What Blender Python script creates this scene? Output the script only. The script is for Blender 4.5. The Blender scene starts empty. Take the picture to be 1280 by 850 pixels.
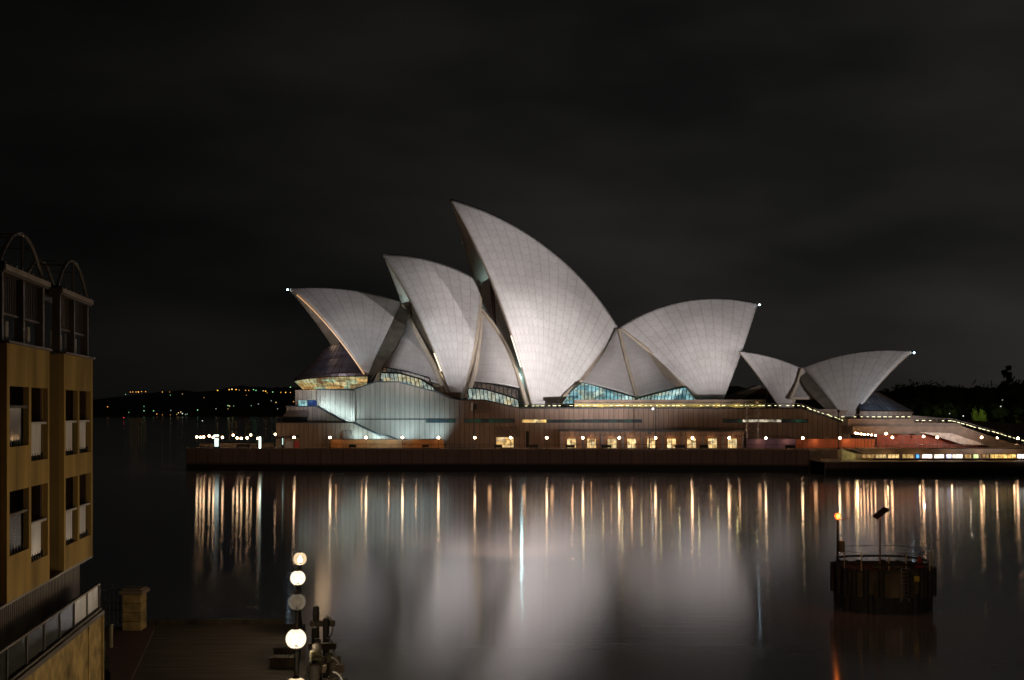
import bpy, bmesh, math, random
from mathutils import Vector, Matrix
random.seed(7)
SC = bpy.context.scene
COL = SC.collection
# ------------------------------------------------------------ camera, sky, exposure, floodlights, added fill spots
FX, CH, HY = 1526.0, 13.0, 512.0
cam = bpy.data.cameras.new('camera'); camo = bpy.data.objects.new('camera', cam); COL.objects.link(camo)
camo.location = (0, 0, CH); camo.rotation_euler = (math.radians(90), 0, 0)
cam.sensor_width = 36; cam.lens = FX / 1280 * 36; cam.shift_y = (HY - 425) / 1280
cam.clip_start = .5; cam.clip_end = 30000
SC.camera = camo
SC.view_settings.view_transform = 'Standard'; SC.view_settings.look = 'None'
SC.view_settings.exposure = 0; SC.view_settings.gamma = 1
SC.render.engine = 'CYCLES'
SC.cycles.use_denoising = True
SC.cycles.max_bounces = 6; SC.cycles.sample_clamp_indirect = 6; SC.cycles.caustics_reflective = False
SC.cycles.use_light_tree = True

def nodes_of(idb):
    idb.use_nodes = True
    nt = idb.node_tree; nt.nodes.clear(); return nt
W = bpy.data.worlds.new('World'); SC.world = W
nt = nodes_of(W); N = nt.nodes.new; L = nt.links.new
wo = N('ShaderNodeOutputWorld')
sky = N('ShaderNodeTexSky'); sky.sky_type = 'NISHITA'; sky.sun_disc = False
sky.sun_elevation = math.radians(-5); sky.sun_rotation = math.radians(60)
bg1 = N('ShaderNodeBackground'); bg1.inputs[1].default_value = .004; L(sky.outputs[0], bg1.inputs[0])
tc = N('ShaderNodeTexCoord'); sx = N('ShaderNodeSeparateXYZ'); L(tc.outputs['Generated'], sx.inputs[0])
rx = N('ShaderNodeMapRange'); rx.inputs[1].default_value = -.42; rx.inputs[2].default_value = .34; rx.interpolation_type = 'SMOOTHSTEP'; L(sx.outputs[0], rx.inputs[0])
rz = N('ShaderNodeMapRange'); rz.inputs[1].default_value = 0; rz.inputs[2].default_value = .34; rz.inputs[3].default_value = 1; rz.inputs[4].default_value = .5; L(sx.outputs[2], rz.inputs[0])
mp = N('ShaderNodeMapping'); mp.inputs['Scale'].default_value = (1, 1, 3.2); L(tc.outputs['Generated'], mp.inputs[0])
nz = N('ShaderNodeTexNoise'); nz.inputs['Scale'].default_value = 3.1; nz.inputs['Detail'].default_value = 3; L(mp.outputs[0], nz.inputs[0])
m1 = N('ShaderNodeMath'); m1.operation = 'MULTIPLY'; L(rx.outputs[0], m1.inputs[0]); L(rz.outputs[0], m1.inputs[1])
m2 = N('ShaderNodeMapRange'); m2.inputs[1].default_value = .35; m2.inputs[2].default_value = .7; m2.inputs[3].default_value = .6; m2.inputs[4].default_value = 1.6; L(nz.outputs[0], m2.inputs[0])
m3 = N('ShaderNodeMath'); m3.operation = 'MULTIPLY_ADD'; L(m1.outputs[0], m3.inputs[0]); m3.inputs[1].default_value = .0118; m3.inputs[2].default_value = .0028
m4 = N('ShaderNodeMath'); m4.operation = 'MULTIPLY'; L(m3.outputs[0], m4.inputs[0]); L(m2.outputs[0], m4.inputs[1])
bg2 = N('ShaderNodeBackground'); cm = N('ShaderNodeMix'); cm.data_type = 'RGBA'; L(nz.outputs[0], cm.inputs[0]); cm.inputs[6].default_value = (.97, .97, 1.0, 1); cm.inputs[7].default_value = (1.08, 1.0, .84, 1); L(cm.outputs[2], bg2.inputs[0]); L(m4.outputs[0], bg2.inputs[1])
ad = N('ShaderNodeAddShader'); L(bg1.outputs[0], ad.inputs[0]); L(bg2.outputs[0], ad.inputs[1]); L(ad.outputs[0], wo.inputs[0])

def P(px, py, Y): return Vector(((px - 640) / FX * Y, Y, CH - (py - HY) / FX * Y))
def spot(name, loc, tgt, kw, col, ang, blend=1.0, size=1.0):
    l = bpy.data.lights.new(name, 'SPOT'); l.energy = kw * 1000; l.color = col
    l.spot_size = math.radians(ang); l.spot_blend = blend; l.shadow_soft_size = size
    o = bpy.data.objects.new(name, l); COL.objects.link(o); o.location = loc
    o.rotation_euler = (Vector(tgt) - Vector(loc)).to_track_quat('-Z', 'Y').to_euler(); return o
FLOOD = (1.0, .94, .945)
for loc, tx, ty, tY, kw, col, ang, bl in (
        ((75, 130, 8), 690, 385, 304, 440, FLOOD, 22, .7), ((75, 130, 8), 688, 447, 298, 500, FLOOD, 12, 1), ((75, 130, 8), 640, 320, 305, 60, FLOOD, 12, 1),
        ((230, 190, 8), 528, 400, 300, 560, FLOOD, 7.5, .8), ((-35, 150, 8), 545, 445, 296, 230, (.93, .95, 1), 9, 1),
        ((-85, 160, 8), 434, 415, 296, 120, FLOOD, 17, .9), ((-85, 160, 8), 442, 432, 294, 150, FLOOD, 9, 1), ((-60, 160, 8), 520, 445, 293, 60, FLOOD, 9, 1),
        ((40, 130, 8), 628, 460, 297, 110, FLOOD, 9, 1),
        ((20, 150, 8), 886, 410, 312, 340, FLOOD, 16, 1), ((30, 150, 8), 885, 448, 310, 190, FLOOD, 8, 1), ((70, 150, 8), 780, 448, 305, 95, FLOOD, 8, 1),
        ((110, 170, 8), 965, 468, 298, 60, FLOOD, 9, 1), ((120, 170, 8), 1068, 472, 298, 130, FLOOD, 20, .8)):
    spot('floodlight', loc, P(tx, ty, tY), kw * 1.75, col, ang, bl)
spot('wall_floodlight', P(500, 540, 252), P(470, 500, 275), 13, (.5, .85, 1.0), 74, 1, .3)
for x_, y_, Y_, tx, ty, kw in ((550, 548, 270.4, 525, 520, 3.6), (512, 551, 270.6, 490, 515, 3.2), (446, 546, 267.9, 446, 530, .5), (470, 548, 268, 480, 525, .8)):
    spot('wall_floodlight', P(x_, y_, Y_), P(tx, ty, 275), kw, (.46, .82, 1.0), 150, 1, .25)
for x_, y_ in ((406, 508, ), (420, 516), (436, 521)): spot('wall_floodlight', P(x_, y_, 272.6), P(x_ + 2, y_ - 4, 275), .95, (.5, .86, 1.0), 165, 1, .2)
spot('glass_roof_fill', P(372, 545, 250), P(408, 458, 296), 9, (.55, .7, 1.0), 26, 1, .3)  # unseen blue spot added to tint the bulging glass roof
spot('quay_fill', (0, 90, 9), (0, 256, 1), 45, (1, .66, .5), 55, .6, .5)  # unseen fill added to lift the seawall out of black
for px_ in (600, 670, 730, 790, 850, 910, 970, 1030, 1090, 1150): spot('promenade_fill', P(px_, 552, 260), P(px_, 512, 275), .42 if px_ < 640 else .2 if px_ < 850 else .12, (1, .74, .56), 150, 1, .3)  # fill spots added to brighten the podium wall, no fixtures here
spot('quay_fill', (14, 34, 5), (-13, 39, 10), 2.9, (1, .72, .38), 70, 1, .6)  # unseen warm fill added for the apartment front
spot('quay_fill', (9, 0, 12), (24, 80, 1), 11, (1, .7, .4), 14, 1, .6)  # unseen warm fill added for the mooring platform
spot('quay_fill', (2, 30, 6), (-18, 60, 3), 1.3, (1, .7, .4), 30, 1, .4)  # unseen warm fill added for the quay and gate pillar

# ------------------------------------------------------------ materials
MATS = {}
def newmat(name):
    m = bpy.data.materials.new(name); nt = nodes_of(m)
    o = nt.nodes.new('ShaderNodeOutputMaterial'); p = nt.nodes.new('ShaderNodeBsdfPrincipled'); nt.links.new(p.outputs[0], o.inputs[0])
    return m, nt, p
def plain(name, col, rough=.7, metal=0, var=.25, scale=1.5, bump=.0, bscale=8, stretch=(1, 1, 1)):
    m, nt, p = newmat(name); N = nt.nodes.new; L = nt.links.new
    tc = N('ShaderNodeTexCoord'); mp = N('ShaderNodeMapping'); mp.inputs['Scale'].default_value = stretch; L(tc.outputs['Object'], mp.inputs[0])
    nz = N('ShaderNodeTexNoise'); nz.inputs['Scale'].default_value = scale; nz.inputs['Detail'].default_value = 5; L(mp.outputs[0], nz.inputs[0])
    r = N('ShaderNodeMapRange'); r.inputs[1].default_value = .3; r.inputs[2].default_value = .7; r.inputs[3].default_value = 1 - var; r.inputs[4].default_value = 1 + var; L(nz.outputs[0], r.inputs[0])
    mx = N('ShaderNodeVectorMath'); mx.operation = 'SCALE'; mx.inputs[0].default_value = col[:3]; L(r.outputs[0], mx.inputs['Scale'])
    L(mx.outputs[0], p.inputs['Base Color']); p.inputs['Roughness'].default_value = rough; p.inputs['Metallic'].default_value = metal
    if bump:
        n2 = N('ShaderNodeTexNoise'); n2.inputs['Scale'].default_value = bscale; n2.inputs['Detail'].default_value = 4; L(mp.outputs[0], n2.inputs[0])
        b = N('ShaderNodeBump'); b.inputs['Strength'].default_value = bump; L(n2.outputs[0], b.inputs['Height']); L(b.outputs[0], p.inputs['Normal'])
    MATS[name] = m; return m
def glow(name, col, s):
    m, nt, p = newmat(name); p.inputs['Base Color'].default_value = (.6, .6, .6, 1)
    p.inputs['Emission Color'].default_value = (*col, 1); p.inputs['Emission Strength'].default_value = s; MATS[name] = m; return m
def litglass(name, cols, s, bx=1.2, bz=1.0):
    """lit windows: rooms and fittings of different colours seen behind the panes"""
    m, nt, p = newmat(name); N = nt.nodes.new; L = nt.links.new
    tc = N('ShaderNodeTexCoord'); mp = N('ShaderNodeMapping'); mp.inputs['Scale'].default_value = (1 / bx, .05, 1 / bz); L(tc.outputs['Object'], mp.inputs[0])
    v = N('ShaderNodeTexVoronoi'); v.distance = 'CHEBYCHEV'; v.inputs['Scale'].default_value = 1; L(mp.outputs[0], v.inputs[0])
    sp = N('ShaderNodeSeparateColor'); L(v.outputs['Color'], sp.inputs[0])
    cr = N('ShaderNodeValToRGB'); cr.color_ramp.interpolation = 'LINEAR'
    cr.color_ramp.elements[0].color = (*cols[0], 1); cr.color_ramp.elements[1].color = (*cols[-1], 1)
    for i, c in enumerate(cols[1:-1]):
        e = cr.color_ramp.elements.new((i + 1) / (len(cols) - 1)); e.color = (*c, 1)
    L(sp.outputs[0], cr.inputs[0]); L(cr.outputs[0], p.inputs['Emission Color'])
    nz = N('ShaderNodeTexNoise'); nz.inputs['Scale'].default_value = 1.3; L(tc.outputs['Object'], nz.inputs[0])
    r = N('ShaderNodeMapRange'); r.inputs[1].default_value = .3; r.inputs[2].default_value = .7; r.inputs[3].default_value = .35 * s; r.inputs[4].default_value = 1.3 * s; L(nz.outputs[0], r.inputs[0])
    L(r.outputs[0], p.inputs['Emission Strength']); p.inputs['Base Color'].default_value = (.02, .025, .03, 1); p.inputs['Roughness'].default_value = .55; p.inputs['Specular IOR Level'].default_value = .15
    MATS[name] = m; return m

def tile_mat(name, base, joint, lid=2.3, w=.05):
    m, nt, p = newmat(name); N = nt.nodes.new; L = nt.links.new
    uv = N('ShaderNodeUVMap'); s = N('ShaderNodeSeparateXYZ'); L(uv.outputs[0], s.inputs[0])
    def M(op, a, b=None, c=None):
        n = N('ShaderNodeMath'); n.operation = op
        for i, x in enumerate((a, b, c)):
            if x is None: continue
            if isinstance(x, (int, float)): n.inputs[i].default_value = x
            else: L(x, n.inputs[i])
        return n.outputs[0]
    fu = M('FRACT', s.outputs[0]); c = M('ABSOLUTE', M('SUBTRACT', fu, .5))
    rib = M('GREATER_THAN', c, .5 - w)
    vv = M('ADD', M('DIVIDE', s.outputs[1], lid), M('MULTIPLY', c, -.8))
    fv = M('FRACT', vv); ch = M('GREATER_THAN', M('ABSOLUTE', M('SUBTRACT', fv, .5)), .455)
    line = M('MINIMUM', M('ADD', M('MULTIPLY', rib, .8), M('MULTIPLY', ch, .7)), 1)
    cell = N('ShaderNodeCombineXYZ'); L(M('FLOOR', s.outputs[0]), cell.inputs[0]); L(M('FLOOR', vv), cell.inputs[1])
    wn = N('ShaderNodeTexWhiteNoise'); L(cell.outputs[0], wn.inputs[0])
    tc = N('ShaderNodeTexCoord'); nz = N('ShaderNodeTexNoise'); nz.inputs['Scale'].default_value = .12; nz.inputs['Detail'].default_value = 6; nz.inputs['Roughness'].default_value = .6; L(tc.outputs['Object'], nz.inputs[0])
    k = M('MULTIPLY', M('MULTIPLY_ADD', wn.outputs[0], .10, .95), M('MULTIPLY_ADD', nz.outputs[0], .35, .82))
    sc_ = N('ShaderNodeVectorMath'); sc_.operation = 'SCALE'; sc_.inputs[0].default_value = base; L(k, sc_.inputs['Scale'])
    mx = N('ShaderNodeMix'); mx.data_type = 'RGBA'; L(M('MULTIPLY', line, .4), mx.inputs[0]); L(sc_.outputs[0], mx.inputs[6]); mx.inputs[7].default_value = (*joint, 1)
    L(mx.outputs[2], p.inputs['Base Color']); p.inputs['Roughness'].default_value = .42
    b = N('ShaderNodeBump'); b.inputs['Strength'].default_value = .4; b.inputs['Distance'].default_value = .05; b.invert = True; L(line, b.inputs['Height']); L(b.outputs[0], p.inputs['Normal'])
    MATS[name] = m; return m
def panel_mat(name, col, pitch=1.12, w=.10, hz=None):
    """precast granite panels with open vertical joints"""
    m, nt, p = newmat(name); N = nt.nodes.new; L = nt.links.new
    tc = N('ShaderNodeTexCoord'); s = N('ShaderNodeSeparateXYZ'); L(tc.outputs['Object'], s.inputs[0])
    def M(op, a, b=None, c=None):
        n = N('ShaderNodeMath'); n.operation = op
        for i, x in enumerate((a, b, c)):
            if x is None: continue
            if isinstance(x, (int, float)): n.inputs[i].default_value = x
            else: L(x, n.inputs[i])
        return n.outputs[0]
    xx = M('DIVIDE', M('ADD', s.outputs[0], s.outputs[1]), pitch)
    g = M('GREATER_THAN', M('ABSOLUTE', M('SUBTRACT', M('FRACT', xx), .5)), .5 - w / 2)
    cell = N('ShaderNodeCombineXYZ'); L(M('FLOOR', xx), cell.inputs[0])
    wn = N('ShaderNodeTexWhiteNoise'); L(cell.outputs[0], wn.inputs[0])
    nz = N('ShaderNodeTexNoise'); nz.inputs['Scale'].default_value = .7; nz.inputs['Detail'].default_value = 8
    mp = N('ShaderNodeMapping'); mp.inputs['Scale'].default_value = (2, 2, .35); L(tc.outputs['Object'], mp.inputs[0]); L(mp.outputs[0], nz.inputs[0])
    k = M('MULTIPLY', M('MULTIPLY_ADD', wn.outputs[0], .22, .88), M('MULTIPLY_ADD', nz.outputs[0], .7, .65))
    sc_ = N('ShaderNodeVectorMath'); sc_.operation = 'SCALE'; sc_.inputs[0].default_value = col; L(k, sc_.inputs['Scale'])
    mx = N('ShaderNodeMix'); mx.data_type = 'RGBA'; L(M('MULTIPLY', g, .75), mx.inputs[0]); L(sc_.outputs[0], mx.inputs[6]); mx.inputs[7].default_value = (.03, .025, .02, 1)
    L(mx.outputs[2], p.inputs['Base Color']); p.inputs['Roughness'].default_value = .75
    b = N('ShaderNodeBump'); b.invert = True; b.inputs['Strength'].default_value = .6; b.inputs['Distance'].default_value = .1; L(g, b.inputs['Height']); L(b.outputs[0], p.inputs['Normal'])
    MATS[name] = m; return m

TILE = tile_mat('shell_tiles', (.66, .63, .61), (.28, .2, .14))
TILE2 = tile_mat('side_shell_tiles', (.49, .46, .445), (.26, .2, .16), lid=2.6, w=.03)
CONC = plain('shell_concrete', (.36, .30, .24), .8, var=.15, scale=.4)
RIM = plain('rim_concrete', (.48, .40, .31), .7, var=.12, scale=.4)
GRAN = panel_mat('pink_granite_panels', (.26, .18, .135))
GRAN2 = panel_mat('granite_terrace_panels', (.33, .235, .165), 1.0)
SLAB = plain('granite_slab', (.30, .22, .17), .8, var=.2, scale=.6)
DARK = plain('dark_metal', (.03, .03, .032), .5, .3)
DARKW = plain('dark_recess', (.02, .02, .02), .9)
BRONZE = plain('bronze_metal', (.10, .05, .03), .35, .6, var=.3)
STEEL = plain('galvanised_steel', (.35, .35, .36), .4, .8)
def tide(m):
    nt = m.node_tree; p = [n for n in nt.nodes if n.type == 'BSDF_PRINCIPLED'][0]; l = p.inputs['Base Color'].links[0].from_socket
    tc = nt.nodes.new('ShaderNodeNewGeometry'); sp = nt.nodes.new('ShaderNodeSeparateXYZ'); nt.links.new(tc.outputs['Position'], sp.inputs[0])
    nz = nt.nodes.new('ShaderNodeTexNoise'); nz.inputs['Scale'].default_value = .8; nz.inputs['Detail'].default_value = 6
    ad = nt.nodes.new('ShaderNodeMath'); ad.operation = 'MULTIPLY_ADD'; nt.links.new(nz.outputs[0], ad.inputs[0]); ad.inputs[1].default_value = 1.6; nt.links.new(sp.outputs[2], ad.inputs[2])
    r = nt.nodes.new('ShaderNodeMapRange'); r.inputs[1].default_value = 2.0; r.inputs[2].default_value = 2.6; nt.links.new(ad.outputs[0], r.inputs[0])
    mx = nt.nodes.new('ShaderNodeMix'); mx.data_type = 'RGBA'; nt.links.new(r.outputs[0], mx.inputs[0]); mx.inputs[6].default_value = (.018, .02, .014, 1); nt.links.new(l, mx.inputs[7]); nt.links.new(mx.outputs[2], p.inputs['Base Color']); return m
SEAW = panel_mat('seawall_sandstone', (.26, .17, .13), 2.3, .05); tide(SEAW)
PAVE = plain('granite_paving', (.27, .2, .16), .8, var=.25, scale=.8, bump=.1)
TIMBER = plain('weathered_timber', (.085, .065, .045), .85, var=.45, scale=3, bump=.4, stretch=(1, 1, .3))
PILE = plain('black_timber', (.03, .026, .022), .7, var=.5, scale=3, bump=.4)

def tag(o, label=None, cat=None, group=None, kind=None):
    for k, v in (('label', label), ('category', cat), ('group', group), ('kind', kind)):
        if v: o[k] = v
    return o
def empty(name, loc, label, cat, group=None, rz=0):
    o = bpy.data.objects.new(name, None); COL.objects.link(o); o.location = loc; o.rotation_euler.z = rz
    o.empty_display_size = .3
    return tag(o, label, cat, group)
class MB:
    def __init__(s): s.bm = bmesh.new()
    def box(s, lo, hi, bev=0):
        x0, y0, z0 = lo; x1, y1, z1 = hi
        r = bmesh.ops.create_cube(s.bm, size=1)
        bmesh.ops.scale(s.bm, verts=r['verts'], vec=(abs(x1 - x0), abs(y1 - y0), abs(z1 - z0)))
        bmesh.ops.translate(s.bm, verts=r['verts'], vec=((x0 + x1) / 2, (y0 + y1) / 2, (z0 + z1) / 2))
        if bev:
            es = list({e for v in r['verts'] for e in v.link_edges})
            bmesh.ops.bevel(s.bm, geom=es, offset=bev, segments=1, affect='EDGES')
        return s
    def tube(s, a, b, r0, r1=None, seg=8):
        a, b = Vector(a), Vector(b); r1 = r0 if r1 is None else r1
        d = b - a; q = d.to_track_quat('Z', 'Y')
        r = bmesh.ops.create_cone(s.bm, cap_ends=True, segments=seg, radius1=r0, radius2=r1, depth=d.length)
        bmesh.ops.transform(s.bm, matrix=Matrix.Translation((a + b) / 2) @ q.to_matrix().to_4x4(), verts=r['verts']); return s
    def path(s, pts, r, seg=6):
        for a, b in zip(pts[:-1], pts[1:]): s.tube(a, b, r, seg=seg)
        return s
    def ball(s, c, r, sub=2, sc=(1, 1, 1)):
        q = bmesh.ops.create_icosphere(s.bm, subdivisions=sub, radius=r)
        bmesh.ops.scale(s.bm, verts=q['verts'], vec=sc); bmesh.ops.translate(s.bm, verts=q['verts'], vec=c)
        for v in q['verts']:
            for f in v.link_faces: f.smooth = True
        return s
    def prism(s, pts, d):
        """closed outline of 3-D points pushed along d"""
        d = Vector(d); a = [s.bm.verts.new(p) for p in pts]; b = [s.bm.verts.new(Vector(p) + d) for p in pts]
        n = len(pts); s.bm.faces.new(a); s.bm.faces.new(b[::-1])
        for i in range(n): s.bm.faces.new((a[i], b[i], b[(i + 1) % n], a[(i + 1) % n]))
        return s
    def poly(s, pts): s.bm.faces.new([s.bm.verts.new(p) for p in pts]); return s
    def build(s, name, mat, parent=None, org=None, smooth=False):
        bmesh.ops.recalc_face_normals(s.bm, faces=s.bm.faces)
        me = bpy.data.meshes.new(name)
        if org is not None: bmesh.ops.translate(s.bm, verts=s.bm.verts, vec=-Vector(org))
        if smooth:
            for f in s.bm.faces: f.smooth = True
        s.bm.to_mesh(me); s.bm.free()
        for m in (mat if isinstance(mat, (list, tuple)) else [mat]): me.materials.append(m)
        o = bpy.data.objects.new(name, me); COL.objects.link(o)
        if org is not None: o.location = org
        if parent: o.parent = parent
        return o
def copy_tree(o, parent=None):
    c = o.copy(); COL.objects.link(c)
    if parent: c.parent = parent
    for ch in list(o.children): copy_tree(ch, c)
    return c
def front(px_pts, Y, depth, name, mat, parent, org=(0, 0, 0)):
    m = MB(); m.prism([P(x, y, Y) for x, y in px_pts], (0, depth, 0)); return m.build(name, mat, parent)
def rect(x0, y0, x1, y1): return [(x0, y0), (x1, y0), (x1, y1), (x0, y1)]

# ------------------------------------------------------------ setting: water, ground, hills
def water():
    m, nt, p = newmat('harbour_water'); N = nt.nodes.new; L = nt.links.new
    p.inputs['Base Color'].default_value = (.80, .79, .82, 1); p.inputs['Metallic'].default_value = .58; p.inputs['IOR'].default_value = 1.5
    p.inputs['Roughness'].default_value = .092; p.inputs['Anisotropic'].default_value = .9
    cx = N('ShaderNodeCombineXYZ'); cx.inputs[1].default_value = 1; L(cx.outputs[0], p.inputs['Tangent'])
    tc = N('ShaderNodeTexCoord'); mp = N('ShaderNodeMapping'); mp.inputs['Scale'].default_value = (.16, 1.0, 1); L(tc.outputs['Object'], mp.inputs[0])
    nz = N('ShaderNodeTexNoise'); nz.inputs['Scale'].default_value = 1.6; nz.inputs['Detail'].default_value = 4; nz.inputs['Roughness'].default_value = .6; L(mp.outputs[0], nz.inputs[0])
    b = N('ShaderNodeBump'); b.inputs['Strength'].default_value = .35; b.inputs['Distance'].default_value = .008; L(nz.outputs[0], b.inputs['Height']); L(b.outputs[0], p.inputs['Normal'])
    b_ = MB(); b_.poly([(-9000, -300, 0), (9000, -300, 0), (9000, 16000, 0), (-9000, 16000, 0)])
    tag(b_.build('water', m), kind='structure')
water()
# the point of land under the building and the park behind it (one flat sheet on a walled base)
QW = [(-71.5, 268), (-70, 262.5), (-40, 257.6), (61.5, 252.5)]
g = MB(); g.prism([(x, y + .45, 4.5) for x, y in QW] + [(64, 253, 4.5), (64, 262, 4.5), (900, 262, 4.5), (900, 900, 4.5), (-30, 900, 4.5), (-58, 330, 4.5)], (0, 0, -6))
tag(g.build('ground', PAVE), kind='structure')
g = MB(); g.prism([(61.6, 240.6, 2.5), (400, 243, 2.5), (400, 261.9, 2.5), (64.1, 261.9, 2.5), (61.6, 252.8, 2.5)], (0, 0, -3.5))
tag(g.build('lower_concourse', PAVE), kind='structure')

def wall_thing(name, pts, z0, z1, th, mat, label, cat, cap=None, parent=None):
    t = empty(name, (pts[0][0], pts[0][1], z0), label, cat) if label else parent
    off = t.location if label else Vector((0, 0, 0))
    def strip(za, zb, t0, t1):
        m = MB()
        vs = []
        for i, (x, y) in enumerate(pts):
            a = Vector(pts[max(i - 1, 0)]); b = Vector(pts[min(i + 1, len(pts) - 1)]); d = (b - a).normalized(); n = Vector((-d.y, d.x))
            vs.append([(x + n.x * t0, y + n.y * t0, za), (x + n.x * t1, y + n.y * t1, za), (x + n.x * t1, y + n.y * t1, zb), (x + n.x * t0, y + n.y * t0, zb)])
        V = [[m.bm.verts.new(Vector(p) - off) for p in r] for r in vs]
        for a, b in zip(V[:-1], V[1:]):
            for k in range(4): m.bm.faces.new((a[k], a[(k + 1) % 4], b[(k + 1) % 4], b[k]))
        m.bm.faces.new(V[0]); m.bm.faces.new(V[-1][::-1]); return m
    strip(z0, z1, 0, th).build('wall', mat, t)
    if cap: strip(z1, z1 + cap[0], -cap[1], th + cap[1]).build('coping', cap[2], t)
    return t
wall_thing('seawall', QW, -1, 4.55, .4, SEAW, 'long dark stone seawall below the floodlit building', 'seawall', (.22, .08, SLAB))
wall_thing('seawall', [(61.6, 252.0), (61.6, 240), (400, 242.4)], -1, 2.55, .5, SEAW, 'low dark quay wall stepping forward on the right below the lit bars', 'seawall', (.15, .06, SLAB))

def ridge_terrain(name, x0, x1, y0, depth, hfun, mat, n=90):
    m = MB(); rows = []
    for j in range(9):
        v = j / 8; row = []
        for i in range(n + 1):
            u = i / n; x = x0 + (x1 - x0) * u
            h = hfun(x) * math.sin(min(v * 1.25, 1) * math.pi / 2) ** .8
            row.append(m.bm.verts.new((x * (1 + v * .08), y0 + depth * v, h - .5 + (random.uniform(-1, 1) * h * .07 if 0 < v < 1 else 0))))
        rows.append(row)
    for a, b in zip(rows[:-1], rows[1:]):
        for i in range(n): m.bm.faces.new((a[i], a[i + 1], b[i + 1], b[i]))
    return tag(m.build(name, mat, smooth=True), kind='structure')
HILLM = plain('bush_covered_hill', (.02, .028, .018), .95, var=.5, scale=.02)
def hillh(x):
    px = 640 + x / 2500 * FX
    e = 24 + 3.5 * math.sin(px * .021 + 1) + 1.5 * math.sin(px * .07) + .8 * math.sin(px * .31)
    if px < 160: e *= max(.15, 1 - (160 - px) / 110)
    return 13 + e / FX * 2800
ridge_terrain('hills', -2300, 1900, 2300, 600, hillh, HILLM, 260)

# ------------------------------------------------------------ the building with the shells
house = empty('opera_house', (0, 0, 0), 'floodlit building of white tiled sail shells on a long stone podium across the water', 'opera house')
R_ = Vector
def norm(v): return v.normalized()
def slerp(a, b, C, s):
    a = a - C; b = b - C; w = a.angle(b); k = math.sin(w)
    return C + (a * math.sin((1 - s) * w) + b * math.sin(s * w)) / k
class Hall:
    def __init__(s, D0, t):
        s.D0, s.t = D0, t; q = math.sqrt(1 + t * t); s.ax = Vector((1 / q, t / q, 0)); s.n = Vector((t / q, -1 / q, 0)); s.q = q
    def on(s, px, py, w=0):
        D = s.D0 - w * s.q; u = (px - 640) / FX; Y = D / (1 - s.t * u); return P(px, py, Y)
    def mirror(s, p):
        d = (p - Vector((0, s.D0, 0))).dot(s.n); return p - 2 * d * s.n
    def ptX(s, px, w, z):   # point on the plane offset w at picture column px of the axis, height z
        u = (px - 640) / FX; Y = s.D0 / (1 - s.t * u); return Vector((u * Y, Y, 0)) + s.n * w + Vector((0, 0, z))
A = Hall(312, .2); B = Hall(318, -.25); E2 = Hall(362, .2)
def centre(a, b, c, R, n):
    ab, ac = b - a, c - a; x = ab.cross(ac)
    o = (x.cross(ab) * ac.length_squared + ac.cross(x) * ab.length_squared) / (2 * x.length_squared)
    h = math.sqrt(R * R - o.length_squared); x.normalize(); c1, c2 = a + o + x * h, a + o - x * h
    return c1 if c1.dot(n) < c2.dot(n) else c2
def shell(hall, T, E, F, w, R, band=(0, 0), thick=.9, both=True, ribmat=None):
    T, E, F = hall.on(*T), hall.on(*E), hall.on(*F, w)
    C = centre(T, E, F, R, hall.n)
    O = C - hall.n * ((C - T).dot(hall.n)); r = (T - O).length
    a, b = T - O, E - O; ang = a.angle(b); nrib = max(6, round(r * ang / 3.4)); K = nrib * 2; M = 36
    ridge = [O + (a * math.sin((1 - i / K) * ang) + b * math.sin(i / K * ang)) / math.sin(ang) for i in range(K + 1)]
    for q in ridge[1:-1]: pass
    bm = bmesh.new(); uvl = bm.loops.layers.uv.new('UVMap')
    def half(f, flip):
        g = []
        for i, rp in enumerate(ridge):
            col = []; L_ = (F - C).angle(rp - C) * R
            for j in range(M + 1):
                v = .04 + .96 * j / M
                col.append((bm.verts.new(f(slerp(F, rp, C, v))), (i / 2 , v * L_)))
            g.append(col)
        for i in range(K):
            for j in range(M):
                q = [g[i][j], g[i + 1][j], g[i + 1][j + 1], g[i][j + 1]]
                if flip: q = q[::-1]
                fc = bm.faces.new([x[0] for x in q]); fc.smooth = True
                for lp, x in zip(fc.loops, q): lp[uvl].uv = x[1]
    # outward winding check
    p0, p1, p2 = slerp(F, ridge[0], C, .5), slerp(F, ridge[-1], C, .5), slerp(F, ridge[-1], C, .9)
    out = (p1 - p0).cross(p2 - p0).dot(p0 - C) > 0
    half(lambda p: p, not out)
    if both: half(hall.mirror, out)
    bmesh.ops.remove_doubles(bm, verts=bm.verts, dist=.02)
    me = bpy.data.meshes.new('roof_shell'); bm.to_mesh(me); bm.free()
    for m_ in (TILE, CONC, RIM): me.materials.append(m_)
    o = bpy.data.objects.new('roof_shell', me); COL.objects.link(o); o.parent = house
    md = o.modifiers.new('thick', 'SOLIDIFY'); md.thickness = thick; md.offset = -1; md.material_offset = 1; md.material_offset_rim = 2; md.use_even_offset = False
    # rear rib: the plain concrete face behind the tiled edge
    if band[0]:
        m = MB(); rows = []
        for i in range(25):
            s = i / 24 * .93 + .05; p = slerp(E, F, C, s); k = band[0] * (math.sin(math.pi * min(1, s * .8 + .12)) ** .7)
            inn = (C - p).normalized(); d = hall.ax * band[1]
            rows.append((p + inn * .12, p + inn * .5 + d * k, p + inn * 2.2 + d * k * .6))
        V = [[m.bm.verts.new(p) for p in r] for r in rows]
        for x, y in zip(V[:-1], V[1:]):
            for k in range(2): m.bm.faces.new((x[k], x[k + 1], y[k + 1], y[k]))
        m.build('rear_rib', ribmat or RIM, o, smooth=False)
    return dict(T=T, E=E, F=F, C=C, R=R, ridge=ridge, o=o, front=lambda s: slerp(T, F, C, s), rear=lambda s: slerp(E, F, C, s), hall=hall)
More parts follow.
